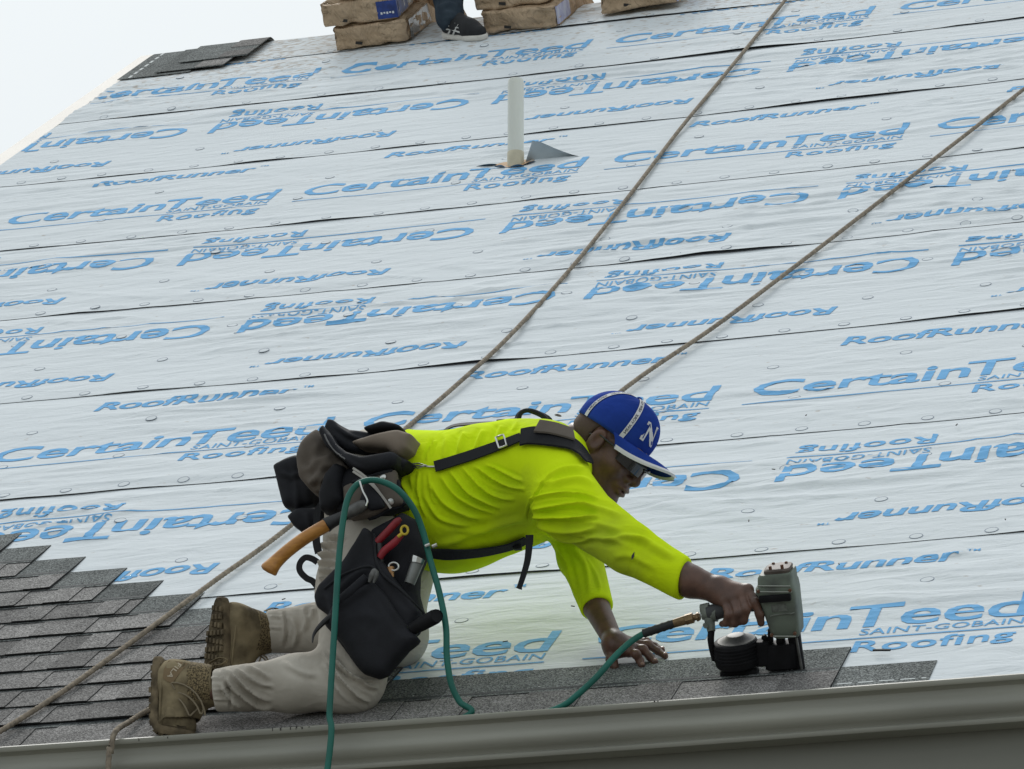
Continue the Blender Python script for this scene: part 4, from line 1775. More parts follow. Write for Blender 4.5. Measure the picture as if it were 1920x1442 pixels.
def brim_mesh(s0, s1, up, dn, name, mat):
    mb = MB()
    azs = np.linspace(-1.22, 1.22, 28)
    ss = np.linspace(s0, s1, 8)
    V, F = [], []
    for a in azs:
        for s in ss:
            V.append(brim_pt(s, a, True) + HT * up)
        for s in ss[::-1]:
            V.append(brim_pt(s, a, False) - HT * dn)
    n = 16
    for i in range(27):
        for j in range(n):
            F.append([i * n + j, i * n + (j + 1) % n, (i + 1) * n + (j + 1) % n, (i + 1) * n + j])
    F += [list(range(n)), [27 * n + j for j in range(n)][::-1]]
    mb.add(V, F)
    return mb.build(name, mat, cap, True)


brim_mesh(0, 1.0, 0, 0, 'brim', m_capb)
brim_mesh(.90, 1.012, .0014, .0014, 'brim_tape', m_capw)


def on_dome(az0, el0, az1, el1, X, off):
    """map flat x (0..1 along) and y (metres across) to the crown"""
    out = []
    for x, y, *_ in X:
        az, el = az0 + (az1 - az0) * x, el0 + (el1 - el0) * x
        p = dome(az, el, off)
        q = dome(az + .01, el, off)
        s = (q - p) / np.linalg.norm(q - p)
        out.append(p + s * y)
    return out


for az in (math.radians(-58), math.radians(-122), math.radians(58), math.radians(122)):
    mb = MB()
    n = 24
    X = [(i / n, y) for i in range(n + 1) for y in (-.0062, .0062)]
    lo_el = rim(az) + .01
    P0 = on_dome(az, lo_el, az, 1.52, X, .0014)
    mb.add(P0, [[2 * i, 2 * i + 2, 2 * i + 3, 2 * i + 1] for i in range(n)])
    tp = mb.build('seam_tape', m_capw, cap, True)
    if az < 0:
        for rep in range(2):
            bm = fit_bm(text_mesh('NEW YORK', .012), .10 + rep * .42, .46 + rep * .42, -.0036, .0036)
            bmesh.ops.triangulate(bm, faces=bm.faces[:])
            Vv, Ff = bm_arrays([bm])
            pts = on_dome(az, lo_el, az, 1.52, Vv, .0021)
            link('tape_print', mesh_np('tape_print', np.array(pts), Ff), m_blk, tp)
mb = MB()
c = hw(CC[0], 0, CC[2] + CRD[2]) - np.array(worker.location)
Mh = Matrix(((HF[0], HL[0], HT[0], c[0]), (HF[1], HL[1], HT[1], c[1]), (HF[2], HL[2], HT[2], c[2]), (0, 0, 0, 1)))
mb.lathe([(.008, -.002), (.0075, .003), (.004, .0055), (.0005, .006)], 14, Mh)
mb.build('button', m_capb, cap, True)
for nm, grow, off, mt in (('emblem_border', .045, .0022, m_capw), ('emblem', -.028, .0032, m_capb)):
    bm = text_mesh('N', grow)
    bmesh.ops.triangulate(bm, faces=bm.faces[:])
    Vv, Ff = bm_arrays([bm])
    Vv = (Vv - np.array([.37, .365, 0])) * .062
    pts = [dome(math.radians(-22) + x / CRD[1], .40 + y / CRD[2], off) for x, y, z in Vv]
    link(nm, mesh_np(nm, np.array(pts), Ff), mt, cap)

# --- sunglasses
gl = empty('sunglasses', (0, 0, 0))
gl.parent = worker
W0 = np.array(worker.location)
for s in (-1, 1):
    mb = MB()
    n, V, F = 14, [], []
    for i in range(n + 1):
        a = i / n
        az = math.radians(8 + 62 * a)
        wd = .020 * (1 - .35 * a ** 2)
        for t in (-.62, -.3, .0, .3, .62):
            V.append(hw(.030 + .083 * math.cos(az), s * .078 * math.sin(az), -.002 + wd * t * 1.35 - .002 * a) - W0)
    for i in range(n):
        for j in range(4):
            F.append([i * 5 + j, i * 5 + 5 + j, i * 5 + 6 + j, i * 5 + 1 + j])
    mb.add(V, F)
    mb.build('lens', m_glass, gl, True)
    mb = MB()
    mb.tube([hw(.030 + .085 * math.cos(math.radians(6 + 6.4 * i)), s * .080 * math.sin(math.radians(6 + 6.4 * i)), .012 - .0004 * i) - W0 for i in range(11)]
            + [hw(.02, s * .0795, .008) - W0, hw(-.012, s * .081, .010) - W0, hw(-.035, s * .078, -.004) - W0], .0030, 8)
    mb.build('temple', m_frame, gl, True)
mb = MB()
mb.tube([hw(.113, -.012, .006) - W0, hw(.117, 0, .008) - W0, hw(.113, .012, .006) - W0], .0028, 8)
mb.build('bridge', m_frame, gl, True)


# --- boots
def build_boot(name, frame, origin, flex, side, label=None, x0=.185):
    """frame columns: x heel to toe, y to the outer side, z out of the instep; flex bends the toes"""
    A = np.asarray(frame, float)               # 3x3, columns
    root = empty(name, (0, 0, 0))
    root.parent = worker
    if label:
        root['label'] = label

    def w(p):
        p = np.asarray(p, float).reshape(-1, 3).copy()
        b = p[:, 0] - x0
        m = b > 0                              # bend about the ball of the foot
        R = .05 / max(flex, 1e-3)
        bb = np.minimum(b, .05)
        nx = x0 + (R - p[:, 2] * 1.0) * np.sin(bb / R) + np.maximum(b - .05, 0) * np.cos(flex)
        nz = R - (R - p[:, 2]) * np.cos(bb / R) + np.maximum(b - .05, 0) * np.sin(flex)
        q = p.copy()
        q[m, 0], q[m, 2] = nx[m], nz[m]
        return origin + q @ A.T

    def upper(P):
        d = chain(P, [(.035, 0, .050), (.10, 0, .050), (.18, .004 * side, .040), (.235, .004 * side, .034)], [.038, .041, .043, .035], .03)
        d = smin(d, chain(P, [(.050, 0, .050), (.058, 0, .10), (.068, 0, .150)], [.042, .046, .050], .02), .03)
        d = smin(d, cone(P, (.085, 0, .10), (.175, 0, .055), .036, .036), .04)
        d = smax(d, P[:, 2] - .158 - .12 * (P[:, 0] - .06), .006)
        d = smax(d, .012 - P[:, 2], .004)
        d = smax(d, -cone(P, (.068, 0, .14), (.070, 0, .2), .040, .044), .004)
        g = np.sin(P[:, 0] * 130 + P[:, 2] * 60) * .0009 * (P[:, 0] > .1)
        return d + g + .0012 * noise2(P[:, 0] * 40, P[:, 2] * 40 + P[:, 1] * 30, 5)

    V, F = surfnet(upper, (-.02, -.06, 0), (.29, .06, .19), .0035)
    V = relax(V, F, 1)
    V0 = V.copy()
    Vw = w(V) - W0
    c = V[F].mean(1)
    isM = (c[:, 2] > .098) & (c[:, 2] < .152) & (c[:, 0] < .11)
    me = mesh_np('upper', Vw, F[~isM])
    link('upper', me, m_boot, root, True)
    link('collar', mesh_np('collar', w(V + vnormals(V, F) * .0006) - W0, F[isM]), m_mesh, root, True)
    # overlays: heel counter, side stay and toe cap stitched on
    for pts, r in (([(.006, 0, .085), (.02, side * .036, .082), (.075, side * .047, .075), (.12, side * .046, .050), (.17, side * .046, .030)], .0035),
                   ([(.07, side * .047, .092), (.105, side * .045, .075), (.14, side * .042, .072), (.165, side * .030, .082)], .003),
                   ([(.15, side * .045, .022), (.175, side * .042, .055), (.20, side * .018, .070), (.20, -side * .02, .069)], .003),
                   ([(.0, side * .01, .030), (.05, side * .041, .030), (.11, side * .046, .026), (.2, side * .046, .024), (.25, side * .03, .024)], .003)):
        mb = MB()
        mb.tube(w(spline(pts, 6)) - W0, r, 6)
        mb.build('seam', m_boot, root, True)
    # sole: outline slab with lugs
    outl = []
    for i in range(40):
        a = 2 * math.pi * i / 40
        x = .133 + .148 * math.cos(a)
        wd = (.034 + .012 * math.sin((x - .02) / .27 * math.pi) + .006 * (x > .15))
        wdx = wd * abs(math.sin(a)) ** .42
        outl.append((x, math.copysign(wdx, math.sin(a)) + .003 * side * (x > .15)))
    mb = MB()
    zs = [.000, .004, .016, .020]
    V, F = [], []
    for z in zs:
        g = .0 if z in (.004, .016) else -.003
        for x, y in outl:
            r = math.hypot(x - .133, y) + 1e-6
            V.append((x + (x - .133) / r * g, y + y / r * g, z))
    n = 40
    for i in range(3):
        for j in range(n):
            F.append([i * n + j, i * n + (j + 1) % n, (i + 1) * n + (j + 1) % n, (i + 1) * n + j])
    F += [list(range(n))[::-1], [3 * n + j for j in range(n)]]
    # spine strip so that the bend has vertices to use
    mb.add(w(V) - W0, F)
    sole = mb.build('sole', m_sole, root, True)
    lug = 0
    for ix in range(13):
        for iy in range(5):
            x, y = .008 + ix * .0205, -.034 + iy * .017
            wd = (.034 + .012 * math.sin((x - .02) / .27 * math.pi))
            if abs(y) > wd - .004 or not (.0 < x < .262):
                continue
            mb = MB()
            lo_, hi_ = (x, y - .0058, -.0055), (x + .0145, y + .0058, .001)
            bm = bmesh.new()
            bmesh.ops.create_cube(bm, size=1)
            for vv in bm.verts:
                k = .8 if vv.co.z < 0 else 1
                vv.co = ((lo_[0] + hi_[0]) / 2 + vv.co.x * k * (hi_[0] - lo_[0]) + .004 * (iy - 2) * (1 if ix % 2 else -1) * .3, (lo_[1] + hi_[1]) / 2 + vv.co.y * k * (hi_[1] - lo_[1]), (lo_[2] + hi_[2]) / 2 + vv.co.z * (hi_[2] - lo_[2]))
            Vl = np.array([v.co[:] for v in bm.verts])
            bm.verts.index_update()
            Fl = [[v.index for v in f.verts] for f in bm.faces]
            bm.free()
            mb.add(w(Vl) - W0, Fl)
            mb.build('lug', m_sole, sole)
    # laces and pull tab
    for i in range(5):
        x = .105 + i * .017
        z = .128 - i * .0125
        mb = MB()
        mb.tube(w(spline([(x, -.026, z - .010), (x + .003, -.010, z + .006), (x - .003, .010, z + .006), (x, .026, z - .010)], 5)) - W0, .0024, 6)
        mb.build('lace', m_lace, root, True)
    mb = MB()
    mb.tube(w(spline([(.115, side * .012, .122), (.135, side * .040, .135), (.175, side * .050, .118), (.20, side * .046, .10), (.16, side * .05, .098), (.13, side * .032, .118)], 6)) - W0, .0022, 6)
    mb.tube(w(spline([(.118, side * .008, .122), (.15, side * .044, .140), (.195, side * .055, .130), (.215, side * .052, .112)], 6)) - W0, .0022, 6)
    mb.build('bow', m_lace, root, True)
    mb = MB()
    mb.strap(w(spline([(.012, 0, .140), (.002, 0, .165), (.008, 0, .185), (.018, 0, .172), (.020, 0, .150)], 5)) - W0, A[:, 0] * -1, .012, .002)
    mb.build('pull_tab', m_boot, root)
    def ysurf(x, z):
        q = V0[side * V0[:, 1] > .01]
        return q[np.argmin((q[:, 0] - x) ** 2 + (q[:, 2] - z) ** 2), 1]
    return root, w, ysurf


# right boot: toes tucked under beside the gutter, sole to the rear
zx = np.array([.985, .05, .02])
xx = np.array([.06, .06, -1.0])
xx -= zx * (xx @ zx) / (zx @ zx)
xx /= np.linalg.norm(xx)
zx /= np.linalg.norm(zx)
yx = np.cross(zx, xx)
o = at_y(291, 1243, R_AN[1] + .004)
bootR, bw, ysf = build_boot('boot', np.stack([xx, yx, zx], 1), o, 1.35, 1 if yx[1] < 0 else -1, 'muddy tan boot nearest the gutter', .152)
sgn = 1 if yx[1] < 0 else -1
# heel badge with raised lettering
m_badge = material('badge', (.20, .145, .085), .8, spec=.1)
bm = bmesh.new()
mb = MB()
poly = [(.003, .044), (.008, .070), (.014, .094), (.028, .088), (.048, .074), (.066, .060), (.060, .046), (.050, .034), (.026, .037)]
V = [(x, ysf(x, z) + sgn * .0022, z) for x, z in poly] + [(x, ysf(x, z) - sgn * .003, z) for x, z in poly]
n = len(poly)
V.append((.033, ysf(.033, .064) + sgn * .0030, .064))
mb.add(bw(V) - W0, [[i, (i + 1) % n, 2 * n] for i in range(n)] + [[i, (i + 1) % n, n + (i + 1) % n, n + i] for i in range(n)])
badge = mb.build('badge', m_badge, bootR, True)
bmt = fit_bm(text_mesh('FILA', .012, 1.1), 0, .044, 0, .0125)
bmesh.ops.triangulate(bmt, faces=bmt.faces[:])
Vv, Ff = bm_arrays([bmt])
pts = []
for x, y, _ in Vv:
    lx, lz = .013 + .79 * x + .61 * y, .073 - .61 * x + .79 * y
    pts.append((lx, .5 * ysf(lx, lz) + .5 * ysf(.033, .064) + sgn * .0042, lz))
link('badge_lettering', mesh_np('badge_lettering', bw(np.array(pts)) - W0, Ff), material('badge_letters', (.52, .45, .34), .7), badge)

# left boot: further up the slope, sole turned to the viewer
a = math.radians(52)
zx = np.array([math.cos(a), math.sin(a), .08])
zx /= np.linalg.norm(zx)
xx = np.array([-.30, .0, -1.0])
xx -= zx * (xx @ zx)
xx /= np.linalg.norm(xx)
yx = np.cross(zx, xx)
o = L_AN - zx * .150 - xx * .062
bootL, _, _ = build_boot('boot', np.stack([xx, yx, zx], 1), o, .75, 1 if yx[1] < 0 else -1, 'muddy tan boot further up the slope with lugged sole showing')
# ================================================================== THE NAIL GUN
def at_v(x, y, v):
    d = ray((x, y))
    n = np.array([0, CR, SR])
    p = CAM + d * ((v - CAM @ n) / (d @ n))
    return p


def loft(sections, n=20, pw=3.0):
    """stacked super-ellipse sections (u, v, h, half u, half v) in the roof frame"""
    V, F = [], []
    for u, v, h, a, b in sections:
        for j in range(n):
            t = 2 * math.pi * j / n
            c, s = math.cos(t), math.sin(t)
            V.append(rw(u + a * math.copysign(abs(c) ** (2 / pw), c), v + b * math.copysign(abs(s) ** (2 / pw), s), h))
    for i in range(len(sections) - 1):
        for j in range(n):
            F.append([i * n + j, i * n + (j + 1) % n, (i + 1) * n + (j + 1) % n, (i + 1) * n + j])
    F += [list(range(n))[::-1], [(len(sections) - 1) * n + j for j in range(n)]]
    return V, F


m_cast = material('cast_magnesium', (.15, .18, .145), .55, spec=.35, scale=18, color2=(.09, .10, .088), bump=.2, bscale=70, ramp=(.3, .55))
m_castd = material('cast_worn', (.20, .22, .19), .6, spec=.3, var=.4, scale=30)
m_gunb = material('gun_black', (.010, .010, .012), .65, spec=.2, var=.4, scale=30)
m_steel = material('worn_steel', (.17, .17, .165), .55, metallic=.6, var=.4, scale=40)
m_rust = material('rusty_bolt', (.12, .055, .03), .7)
m_brass = material('brass_fitting', (.25, .17, .09), .45, metallic=.7, var=.4, scale=60)
m_grip = material('rubber_grip', (.05, .052, .055), .7)
gO = at_roof(1500, 1262, .026)
gun = empty('nail_gun', tuple(gO), 'green and black pneumatic coil nail gun pressed on the shingle edge', 'nail gun')
GL = np.array(gun.location)
gv = .150


def loc(x, y, v=gv):
    p = at_v(x, y, v)
    return p[0], p[1] * -SR + p[2] * CR       # u, h


def gput(V, F, name, mat, parent=gun, smooth=True):
    mb = MB()
    mb.add([np.asarray(p) - GL for p in V], F)
    return mb.build(name, mat, parent, smooth)


def sec(y, xl, xr, hv, v=gv):
    a, b = loc(xl, y, v), loc(xr, y, v)
    return ((a[0] + b[0]) / 2, v, (a[1] + b[1]) / 2, (b[0] - a[0]) / 2, hv)


hs = [sec(1189, 1458, 1501, .030), sec(1184, 1450, 1504, .036), sec(1160, 1442, 1503, .038), sec(1126, 1431, 1499, .040), sec(1106, 1424, 1497, .041), sec(1103, 1421, 1496, .043), sec(1094, 1420, 1494, .043),
      sec(1090, 1424, 1492, .040), sec(1075, 1424, 1490, .040), sec(1069, 1428, 1488, .036)]
V, F = loft(hs, 36, 7.0)
housing = gput(V, F, 'housing', m_cast)
V, F = loft([sec(1070, 1434, 1484, .030), sec(1064, 1434, 1485, .030), sec(1061, 1438, 1483, .026)], 20, 5)
topc = gput(V, F, 'top_cover', material('cover_brown', (.13, .105, .09), .6, spec=.3, var=.4, scale=40))
for x, y, vv in ((1444, 1064, gv - .022), (1466, 1061, gv - .022), (1450, 1057, gv + .02), (1474, 1055, gv + .02)):
    u, h = loc(x, y, vv)
    V, F = loft([(u, vv, h - .012, .004, .004), (u, vv, h + .002, .004, .004), (u, vv, h + .003, .0025, .0025)], 8, 2)
    gput(V, F, 'bolt', m_rust, topc)
# exhaust slot, name plate and cast rib on the near side
a, b = loc(1431, 1121), loc(1488, 1102)
mb = MB()
mb.box((a[0], gv - .0490, a[1] + .002), (b[0], gv - .036, b[1]), ROOF_M, bev=.004)
mb.v = [tuple(np.array(p) - GL) for p in mb.v]
mb.build('exhaust_cover', m_gunb, gun, True)
mb = MB()
for i in range(6):
    p = loc(1450 + i * 7.5, 1144 - i * .9 + (1.5 if i in (0, 5) else 0))
    q = loc(1450 + (i + 1) * 7.5, 1144 - (i + 1) * .9)
    mb.tube([rw(p[0], gv - .0400, p[1]) - GL, rw(q[0], gv - .0400, q[1]) - GL], .0018, 6)
mb.build('cast_rib', m_castd, gun, True)
mb = MB()
u, h = loc(1466, 1132)
mb.box((u - .018, gv - .0408, h - .007), (u + .020, gv - .037, h + .012), ROOF_M, bev=.0015)
mb.v = [tuple(np.array(p) - GL) for p in mb.v]
mb.build('name_plate', material('plate_grey', (.15, .165, .145), .5, var=.5, scale=90), gun)
# flange edge, screws and scuffed corner lines on the near face
for x, y in ((1453, 1180), (1496, 1177), (1428, 1098), (1487, 1096)):
    u, h = loc(x, y)
    Ms = Matrix.Translation(Vector(rw(u, gv - .0425, h)) - Vector(GL)) @ ROOF_M.to_3x3().to_4x4() @ Matrix.Rotation(math.pi / 2, 4, 'X')
    mb = MB()
    mb.lathe([(.0042, -.004), (.0042, .002), (.003, .003), (.0004, .0024)], 10, Ms)
    mb.build('screw', m_rust, gun, True)
for y, xa, xb in ((1099, 1422, 1493), (1088, 1426, 1490), (1182, 1452, 1501)):
    p, q = loc(xa, y), loc(xb, y)
    mb = MB()
    mb.tube([rw(p[0] + .003, gv - .0425, p[1]) - GL, rw(q[0] - .003, gv - .0425, q[1]) - GL], .0016, 6)
    mb.build('flange_edge', material('bare_edge', (.34, .36, .32), .45, metallic=.4), gun, True)
# nose and foot
V, F = loft([sec(1264, 1493, 1511, .012), sec(1250, 1491, 1509, .010), sec(1215, 1482, 1504, .012), sec(1186, 1476, 1500, .016)], 14, 4)
nose = gput(V, F, 'nose', m_gunb)
mb = MB()
p, q = loc(1506, 1256), loc(1495, 1192)
mb.tube([rw(p[0], gv - .013, p[1]) - GL, rw(q[0], gv - .013, q[1]) - GL], .0035, 8)
mb.build('contact_arm', m_steel, gun, True)
V, F = loft([sec(1268, 1491, 1512, .016), sec(1261, 1490, 1512, .016)], 12, 4)
gput(V, F, 'foot', m_gunb)
for x0, x1, y0, y1, hv in ((1436, 1497, 1252, 1204, .024), (1456, 1472, 1206, 1184, .014), (1480, 1500, 1208, 1184, .014), (1416, 1450, 1246, 1200, .020), (1440, 1450, 1204, 1176, .010), (1428, 1440, 1200, 1190, .008), (1350, 1424, 1264, 1252, .022)):
    V, F = loft([sec(y0, x0 + 4, x1, hv * .8), sec(y0 - 3, x0, x1, hv), sec(y1 + 3, x0, x1 - 3, hv), sec(y1, x0 + 3, x1 - 6, hv * .8)], 14, 4)
    gput(V, F, 'feed_housing', m_gunb)
# coil magazine
mc = loc(1381, 1222)
mrad = .0545
prof = [(.030, -.036), (.050, -.034), (mrad, -.028), (mrad, -.018), (mrad + .002, -.016), (mrad + .002, -.013), (mrad, -.012)]
for i in range(4):
    z = -.010 + i * .0085
    prof += [(mrad, z), (mrad + .0015, z + .002), (mrad + .0015, z + .005), (mrad, z + .006)]
prof += [(mrad - .001, .026), (mrad - .006, .030), (.020, .031)]
Mg = Matrix.Translation(Vector(rw(mc[0], gv, mc[1])) - Vector(GL)) @ ROOF_M.to_3x3().to_4x4()
mb = MB()
mb.lathe(prof, 36, Mg)
mag = mb.build('magazine', m_gunb, gun, True)
mb = MB()
mb.lathe([(.047, .029), (.046, .0315), (.028, .037), (.022, .0425), (.018, .0435), (.001, .044)], 30, Mg @ Matrix.Translation((.004, 0, 0)))
mb.build('magazine_cap', m_steel, mag, True)
mb = MB()
mb.lathe([(.018, -.052), (.020, -.050), (.020, -.036)], 20, Mg @ Matrix.Translation((.012, 0, 0)))
mb.box((-.034, -.012, -.050), (.034, .012, -.043), Mg @ Matrix.Translation((.006, 0, 0)), bev=.003)
mb.build('magazine_foot', m_gunb, mag)
# grip, end cap, rear bracket
ga, gb = GA, GB
mb = MB()
k = 12
ax = (gb - ga) / np.linalg.norm(gb - ga)
pts = [ga + (gb - ga) * t for t in np.linspace(.05, 1.0, k)]
rad = [.019, .020, .0195, .019, .0185, .018, .018, .0185, .019, .021, .024, .028]
mb.tube([p - GL for p in pts], rad, 16)
mb.build('grip', m_grip, gun, True)
mb = MB()
e0 = at_y(1318, 1154, .035)
mb.tube([at_y(1314, 1143, .035) - GL, at_y(1330, 1141, .035) - GL], [.013, .015], 14)
mb.tube([e0 + np.array([.0, 0, .006]) - GL, at_y(1345, 1150, .035) - GL], [.017, .021], 14)
mb.tube([at_y(1330, 1160, .035) - GL, at_y(1334, 1184, .036) - GL], [.0135, .010], 12)
mb.tube([at_y(1322, 1172, .025) - GL, at_y(1323, 1174, .015) - GL], [.006, .006], 10)
mb.build('grip_end', m_castd, gun, True)
mb = MB()
b0, b1, b2 = at_y(1334, 1178, .036), at_y(1333, 1205, .05), rw(*[loc(1340, 1236)[0], gv, loc(1340, 1236)[1]])
mb.tube(spline([b0, b1, b2], 6) - GL, [.0085] * 6 + [.008] * 7, 10)
mb.build('rear_bracket', m_gunb, gun, True)
mb = MB()
mb.tube([at_y(1424, 1140, .03) - GL, at_y(1431, 1152, .03) - GL, at_y(1429, 1166, .03) - GL], [.006, .005, .004], 8)
mb.build('trigger', m_steel, gun, True)
f0, f1, f2, f3 = at_y(1313, 1156, .035), at_y(1300, 1158, .036), at_y(1264, 1169, .038), at_y(1209, 1187, .042)
mb = MB()
mb.tube([f0 - GL, f1 - GL], .008, 12)
mb.tube([f0 + (f1 - f0) * .2 - GL, f0 + (f1 - f0) * .5 - GL], .0115, 6)
mb.tube([f1 - GL, f1 + (f2 - f1) * .4 - GL], .0135, 6)
mb.tube([f1 + (f2 - f1) * .42 - GL, f2 - GL], [.0115, .0105], 14)
mb.build('air_coupler', m_brass, gun, True)

# ================================================================== AIR HOSE
m_hose = material('teal_hose', (.016, .155, .12), .5, var=.3, scale=9, spec=.35)
m_hoseb = material('hose_sleeve', (.015, .017, .018), .6)
hose = empty('air_hose', tuple(at_y(613, 1442, -.13)), 'teal air hose looped over the tool belt and running to the nail gun', 'hose')
HL0 = np.array(hose.location)
hp = [np.array([.52, -1.2, -4.33]), np.array([.60, -.5, -4.30]), np.array([.63, -.22, -3.0]), np.array([.66, -.155, -1.0])]
hp += [at_y(*q) for q in ((613, 1450, -.135), (618, 1330, -.125), (627, 1180, -.118), (636, 1040, -.11), (648, 950, -.10), (664, 914, -.09), (688, 901, -.08), (716, 903, -.075), (748, 920, -.07), (776, 955, -.05), (794, 1000, -.03),
                         (808, 1055, -.02), (824, 1112, -.03), (836, 1175, -.035), (838, 1232, -.035), (846, 1282, -.03), (862, 1316, -.022), (882, 1338, -.028))]
hp += [np.array([.985, -.022, -.045]), np.array([1.03, -.005, -.085]), np.array([1.10, .0, -.098]), np.array([1.17, -.008, -.080]), np.array([1.215, -.024, -.036])]
hp += [at_y(*q) for q in ((1050, 1326, -.030), (1080, 1305, -.03), (1118, 1270, -.02), (1152, 1232, .0), (1182, 1204, .025))]
hp += [f3, f3 + (f2 - f3) * .25]
mb = MB()
mb.tube(spline(hp, 8) - HL0, .0078, 12)
mb.build('hose', m_hose, hose, True)
mb = MB()
sp = [f3 + (f2 - f3) * t for t in np.linspace(-.04, 1.0, 15)]
mb.tube(np.array(sp) - HL0, [.0105 + (.0012 if i % 3 == 0 else 0) for i in range(15)], 12)
mb.build('strain_relief', m_hoseb, hose, True)

# ================================================================== TOOL BELT AND HARNESS
m_black = material('black_nylon', (.014, .015, .020), .75, spec=.3, var=.5, scale=12, bump=.35, bscale=260, bdist=.0012)
m_taupe = material('taupe_canvas', (.15, .128, .108), .85, spec=.15, var=.3, scale=10, bump=.3, bscale=300, bdist=.001)
m_web = material('webbing', (.016, .017, .020), .7, spec=.25, bump=.5, bscale=60, bdist=.003, stretch=(9, .5, .5))
m_pipe = material('bag_piping', (.16, .16, .16), .7)
m_chrome = material('nickel', (.60, .60, .58), .28, metallic=1.0)
belt = empty('tool_belt', tuple(at_y(740, 900, .10)), 'black and taupe tool belt with pouches and shoulder straps, worn by the kneeling man', 'tool belt')
B0 = np.array(belt.location)
TA = lambda pts: tile(480, 760, 4.507, pts)
TB = lambda pts: tile(480, 1000, 4.24, pts)


def bag(name, px, Yc, t, mat, k=.03, step=.006, lines=(), noise=.003, hollow=None, parent=belt, tilt=0.0):
    poly = [at_y(x, y, Yc) for x, y in px]
    xz = [(p[0], p[2]) for p in poly]
    xm, zm = np.mean(xz, 0)

    def f(P):
        yc = Yc + tilt * (P[:, 2] - zm)
        d2 = poly2(P[:, 0], P[:, 2], xz)
        d = smax(d2, np.abs(P[:, 1] - yc) - t, k)
        if hollow is not None:
            d = smax(d, -ell(P, at_y(*hollow[0]), hollow[1]), .01)
        return d
    lo, hi = bounds(poly, .02)
    lo[1], hi[1] = Yc - t - .06 - abs(tilt) * .2, Yc + t + .06 + abs(tilt) * .2
    V, F = surfnet(f, lo, hi, step)
    V = relax(V, F, 1)
    V = creases(V, F, lines, noise, 14)
    bv = bvh_of(V, F)
    ob = link(name, mesh_np(name, V - B0, F), mat, parent, True)
    return ob, bv


# pouches at the back of the hip
_, bB = bag('rear_pouch', TA([(192, 545), (300, 490), (380, 462), (460, 480), (470, 620), (540, 760), (545, 880), (400, 915), (285, 892), (230, 720)]), .22, .065, m_black, lines=[(TA([(200, 560), (300, 600), (380, 560)]), 4, .006), (TA([(300, 490), (340, 700), (360, 900)]), 5, .005)])
_, bC = bag('lower_pouch', TA([(296, 965), (380, 900), (560, 880), (640, 920), (620, 1010), (430, 1105), (340, 1040)]), .18, .05, m_black, lines=[(TA([(420, 900), (450, 1000), (430, 1090)]), 5, .005)])
_, bA = bag('canvas_pouch', TA([(572, 245), (640, 375), (740, 470), (860, 560), (900, 610), (760, 650), (660, 770), (560, 795), (470, 745), (395, 650), (385, 570), (400, 470), (440, 370), (520, 290)]), .090, .080, m_taupe, k=.045, step=.005,
            lines=[(TA([(460, 560), (520, 470), (640, 440)]), 7, .016), (TA([(440, 680), (520, 600), (560, 520), (660, 500)]), 8, .020), (TA([(540, 740), (560, 640), (650, 560)]), 6, .016), (TA([(520, 320), (480, 450), (440, 560)]), 7, .006),
                   (TA([(700, 480), (760, 560), (740, 620)]), 7, .008)], noise=.005)
_, bR = bag('pouch_rim', TA([(570, 248), (602, 200), (690, 345), (800, 435), (930, 478), (1190, 436), (1245, 470), (1225, 545), (1000, 604), (830, 555), (735, 475), (640, 385)]), .030, .055, m_black, k=.02, step=.005,
            lines=[(TA([(600, 235), (680, 375), (790, 475), (930, 540)]), 3, .006)], noise=.003)
bag('pouch_wall', TA([(606, 215), (640, 138), (692, 142), (830, 235), (1030, 268), (1170, 300), (1190, 430), (960, 460), (800, 430), (690, 340)]), .12, .05, m_black, k=.02, step=.005,
    lines=[(TA([(660, 160), (800, 260), (1000, 310)]), 4, .006)], noise=.004)
mb = MB()
mb.tube(np.array([on(bR, *p, .001)[0] for p in spline(TA([(578, 245), (610, 310), (680, 395), (755, 455)]), 6)]) - B0, .0022, 6)
mb.build('piping', m_pipe, belt, True)
_, bL = bag('lumbar_pad', TA([(880, 380), (1050, 320), (1280, 285), (1385, 310), (1360, 440), (1270, 490), (1190, 430), (960, 420)]), .10, .09, material('taupe_lit', (.25, .205, .165), .85, spec=.15, var=.25, scale=10, bump=.3, bscale=300, bdist=.001), k=.025, step=.005, noise=.003)  # paler copy of the taupe: light on the upward face put into colour
bag('belt_edge', TA([(1000, 290), (1180, 232), (1300, 262), (1350, 300), (1270, 300), (1060, 325)]), .16, .12, m_black, k=.02, noise=.002)
bag('belt_back', TA([(560, 770), (700, 560), (1010, 560), (1230, 460), (1340, 500), (1290, 560), (1200, 580), (1210, 720), (1280, 860), (1000, 960), (800, 990), (640, 900)]), .06, .05, m_black, noise=.003)
bag('side_flap', TA([(545, 770), (600, 600), (690, 500), (780, 540), (750, 690), (770, 830), (650, 930), (560, 905)]), .03, .045, m_black, noise=.003)
_, bD = bag('hip_panel', TA([(735, 690), (870, 640), (1185, 548), (1205, 680), (1255, 835), (1120, 880), (1000, 945), (810, 985), (745, 830)]), .012, .020, m_taupe, k=.02, step=.005, noise=.002)
mb = MB()
mb.tube(np.array([on(bD, *p, .002)[0] for p in spline(TA([(745, 830), (735, 690), (870, 640), (1185, 552), (1200, 680), (1250, 830), (1120, 875), (1000, 940), (815, 980), (745, 830)]), 5)]) - B0, .0052, 7)
mb.build('panel_binding', m_black, belt, True)
for x, y in TA([(1075, 608), (1140, 815), (880, 640)]):
    p, n = on(bD, x, y, .001)
    q = Vector(n).to_track_quat('Z', 'Y').to_matrix().to_4x4()
    mb = MB()
    mb.lathe([(.0085, 0), (.008, .002), (.004, .0042), (.0005, .0048)], 14, Matrix.Translation(Vector(p - B0)) @ q)
    mb.build('rivet', m_chrome, belt, True)
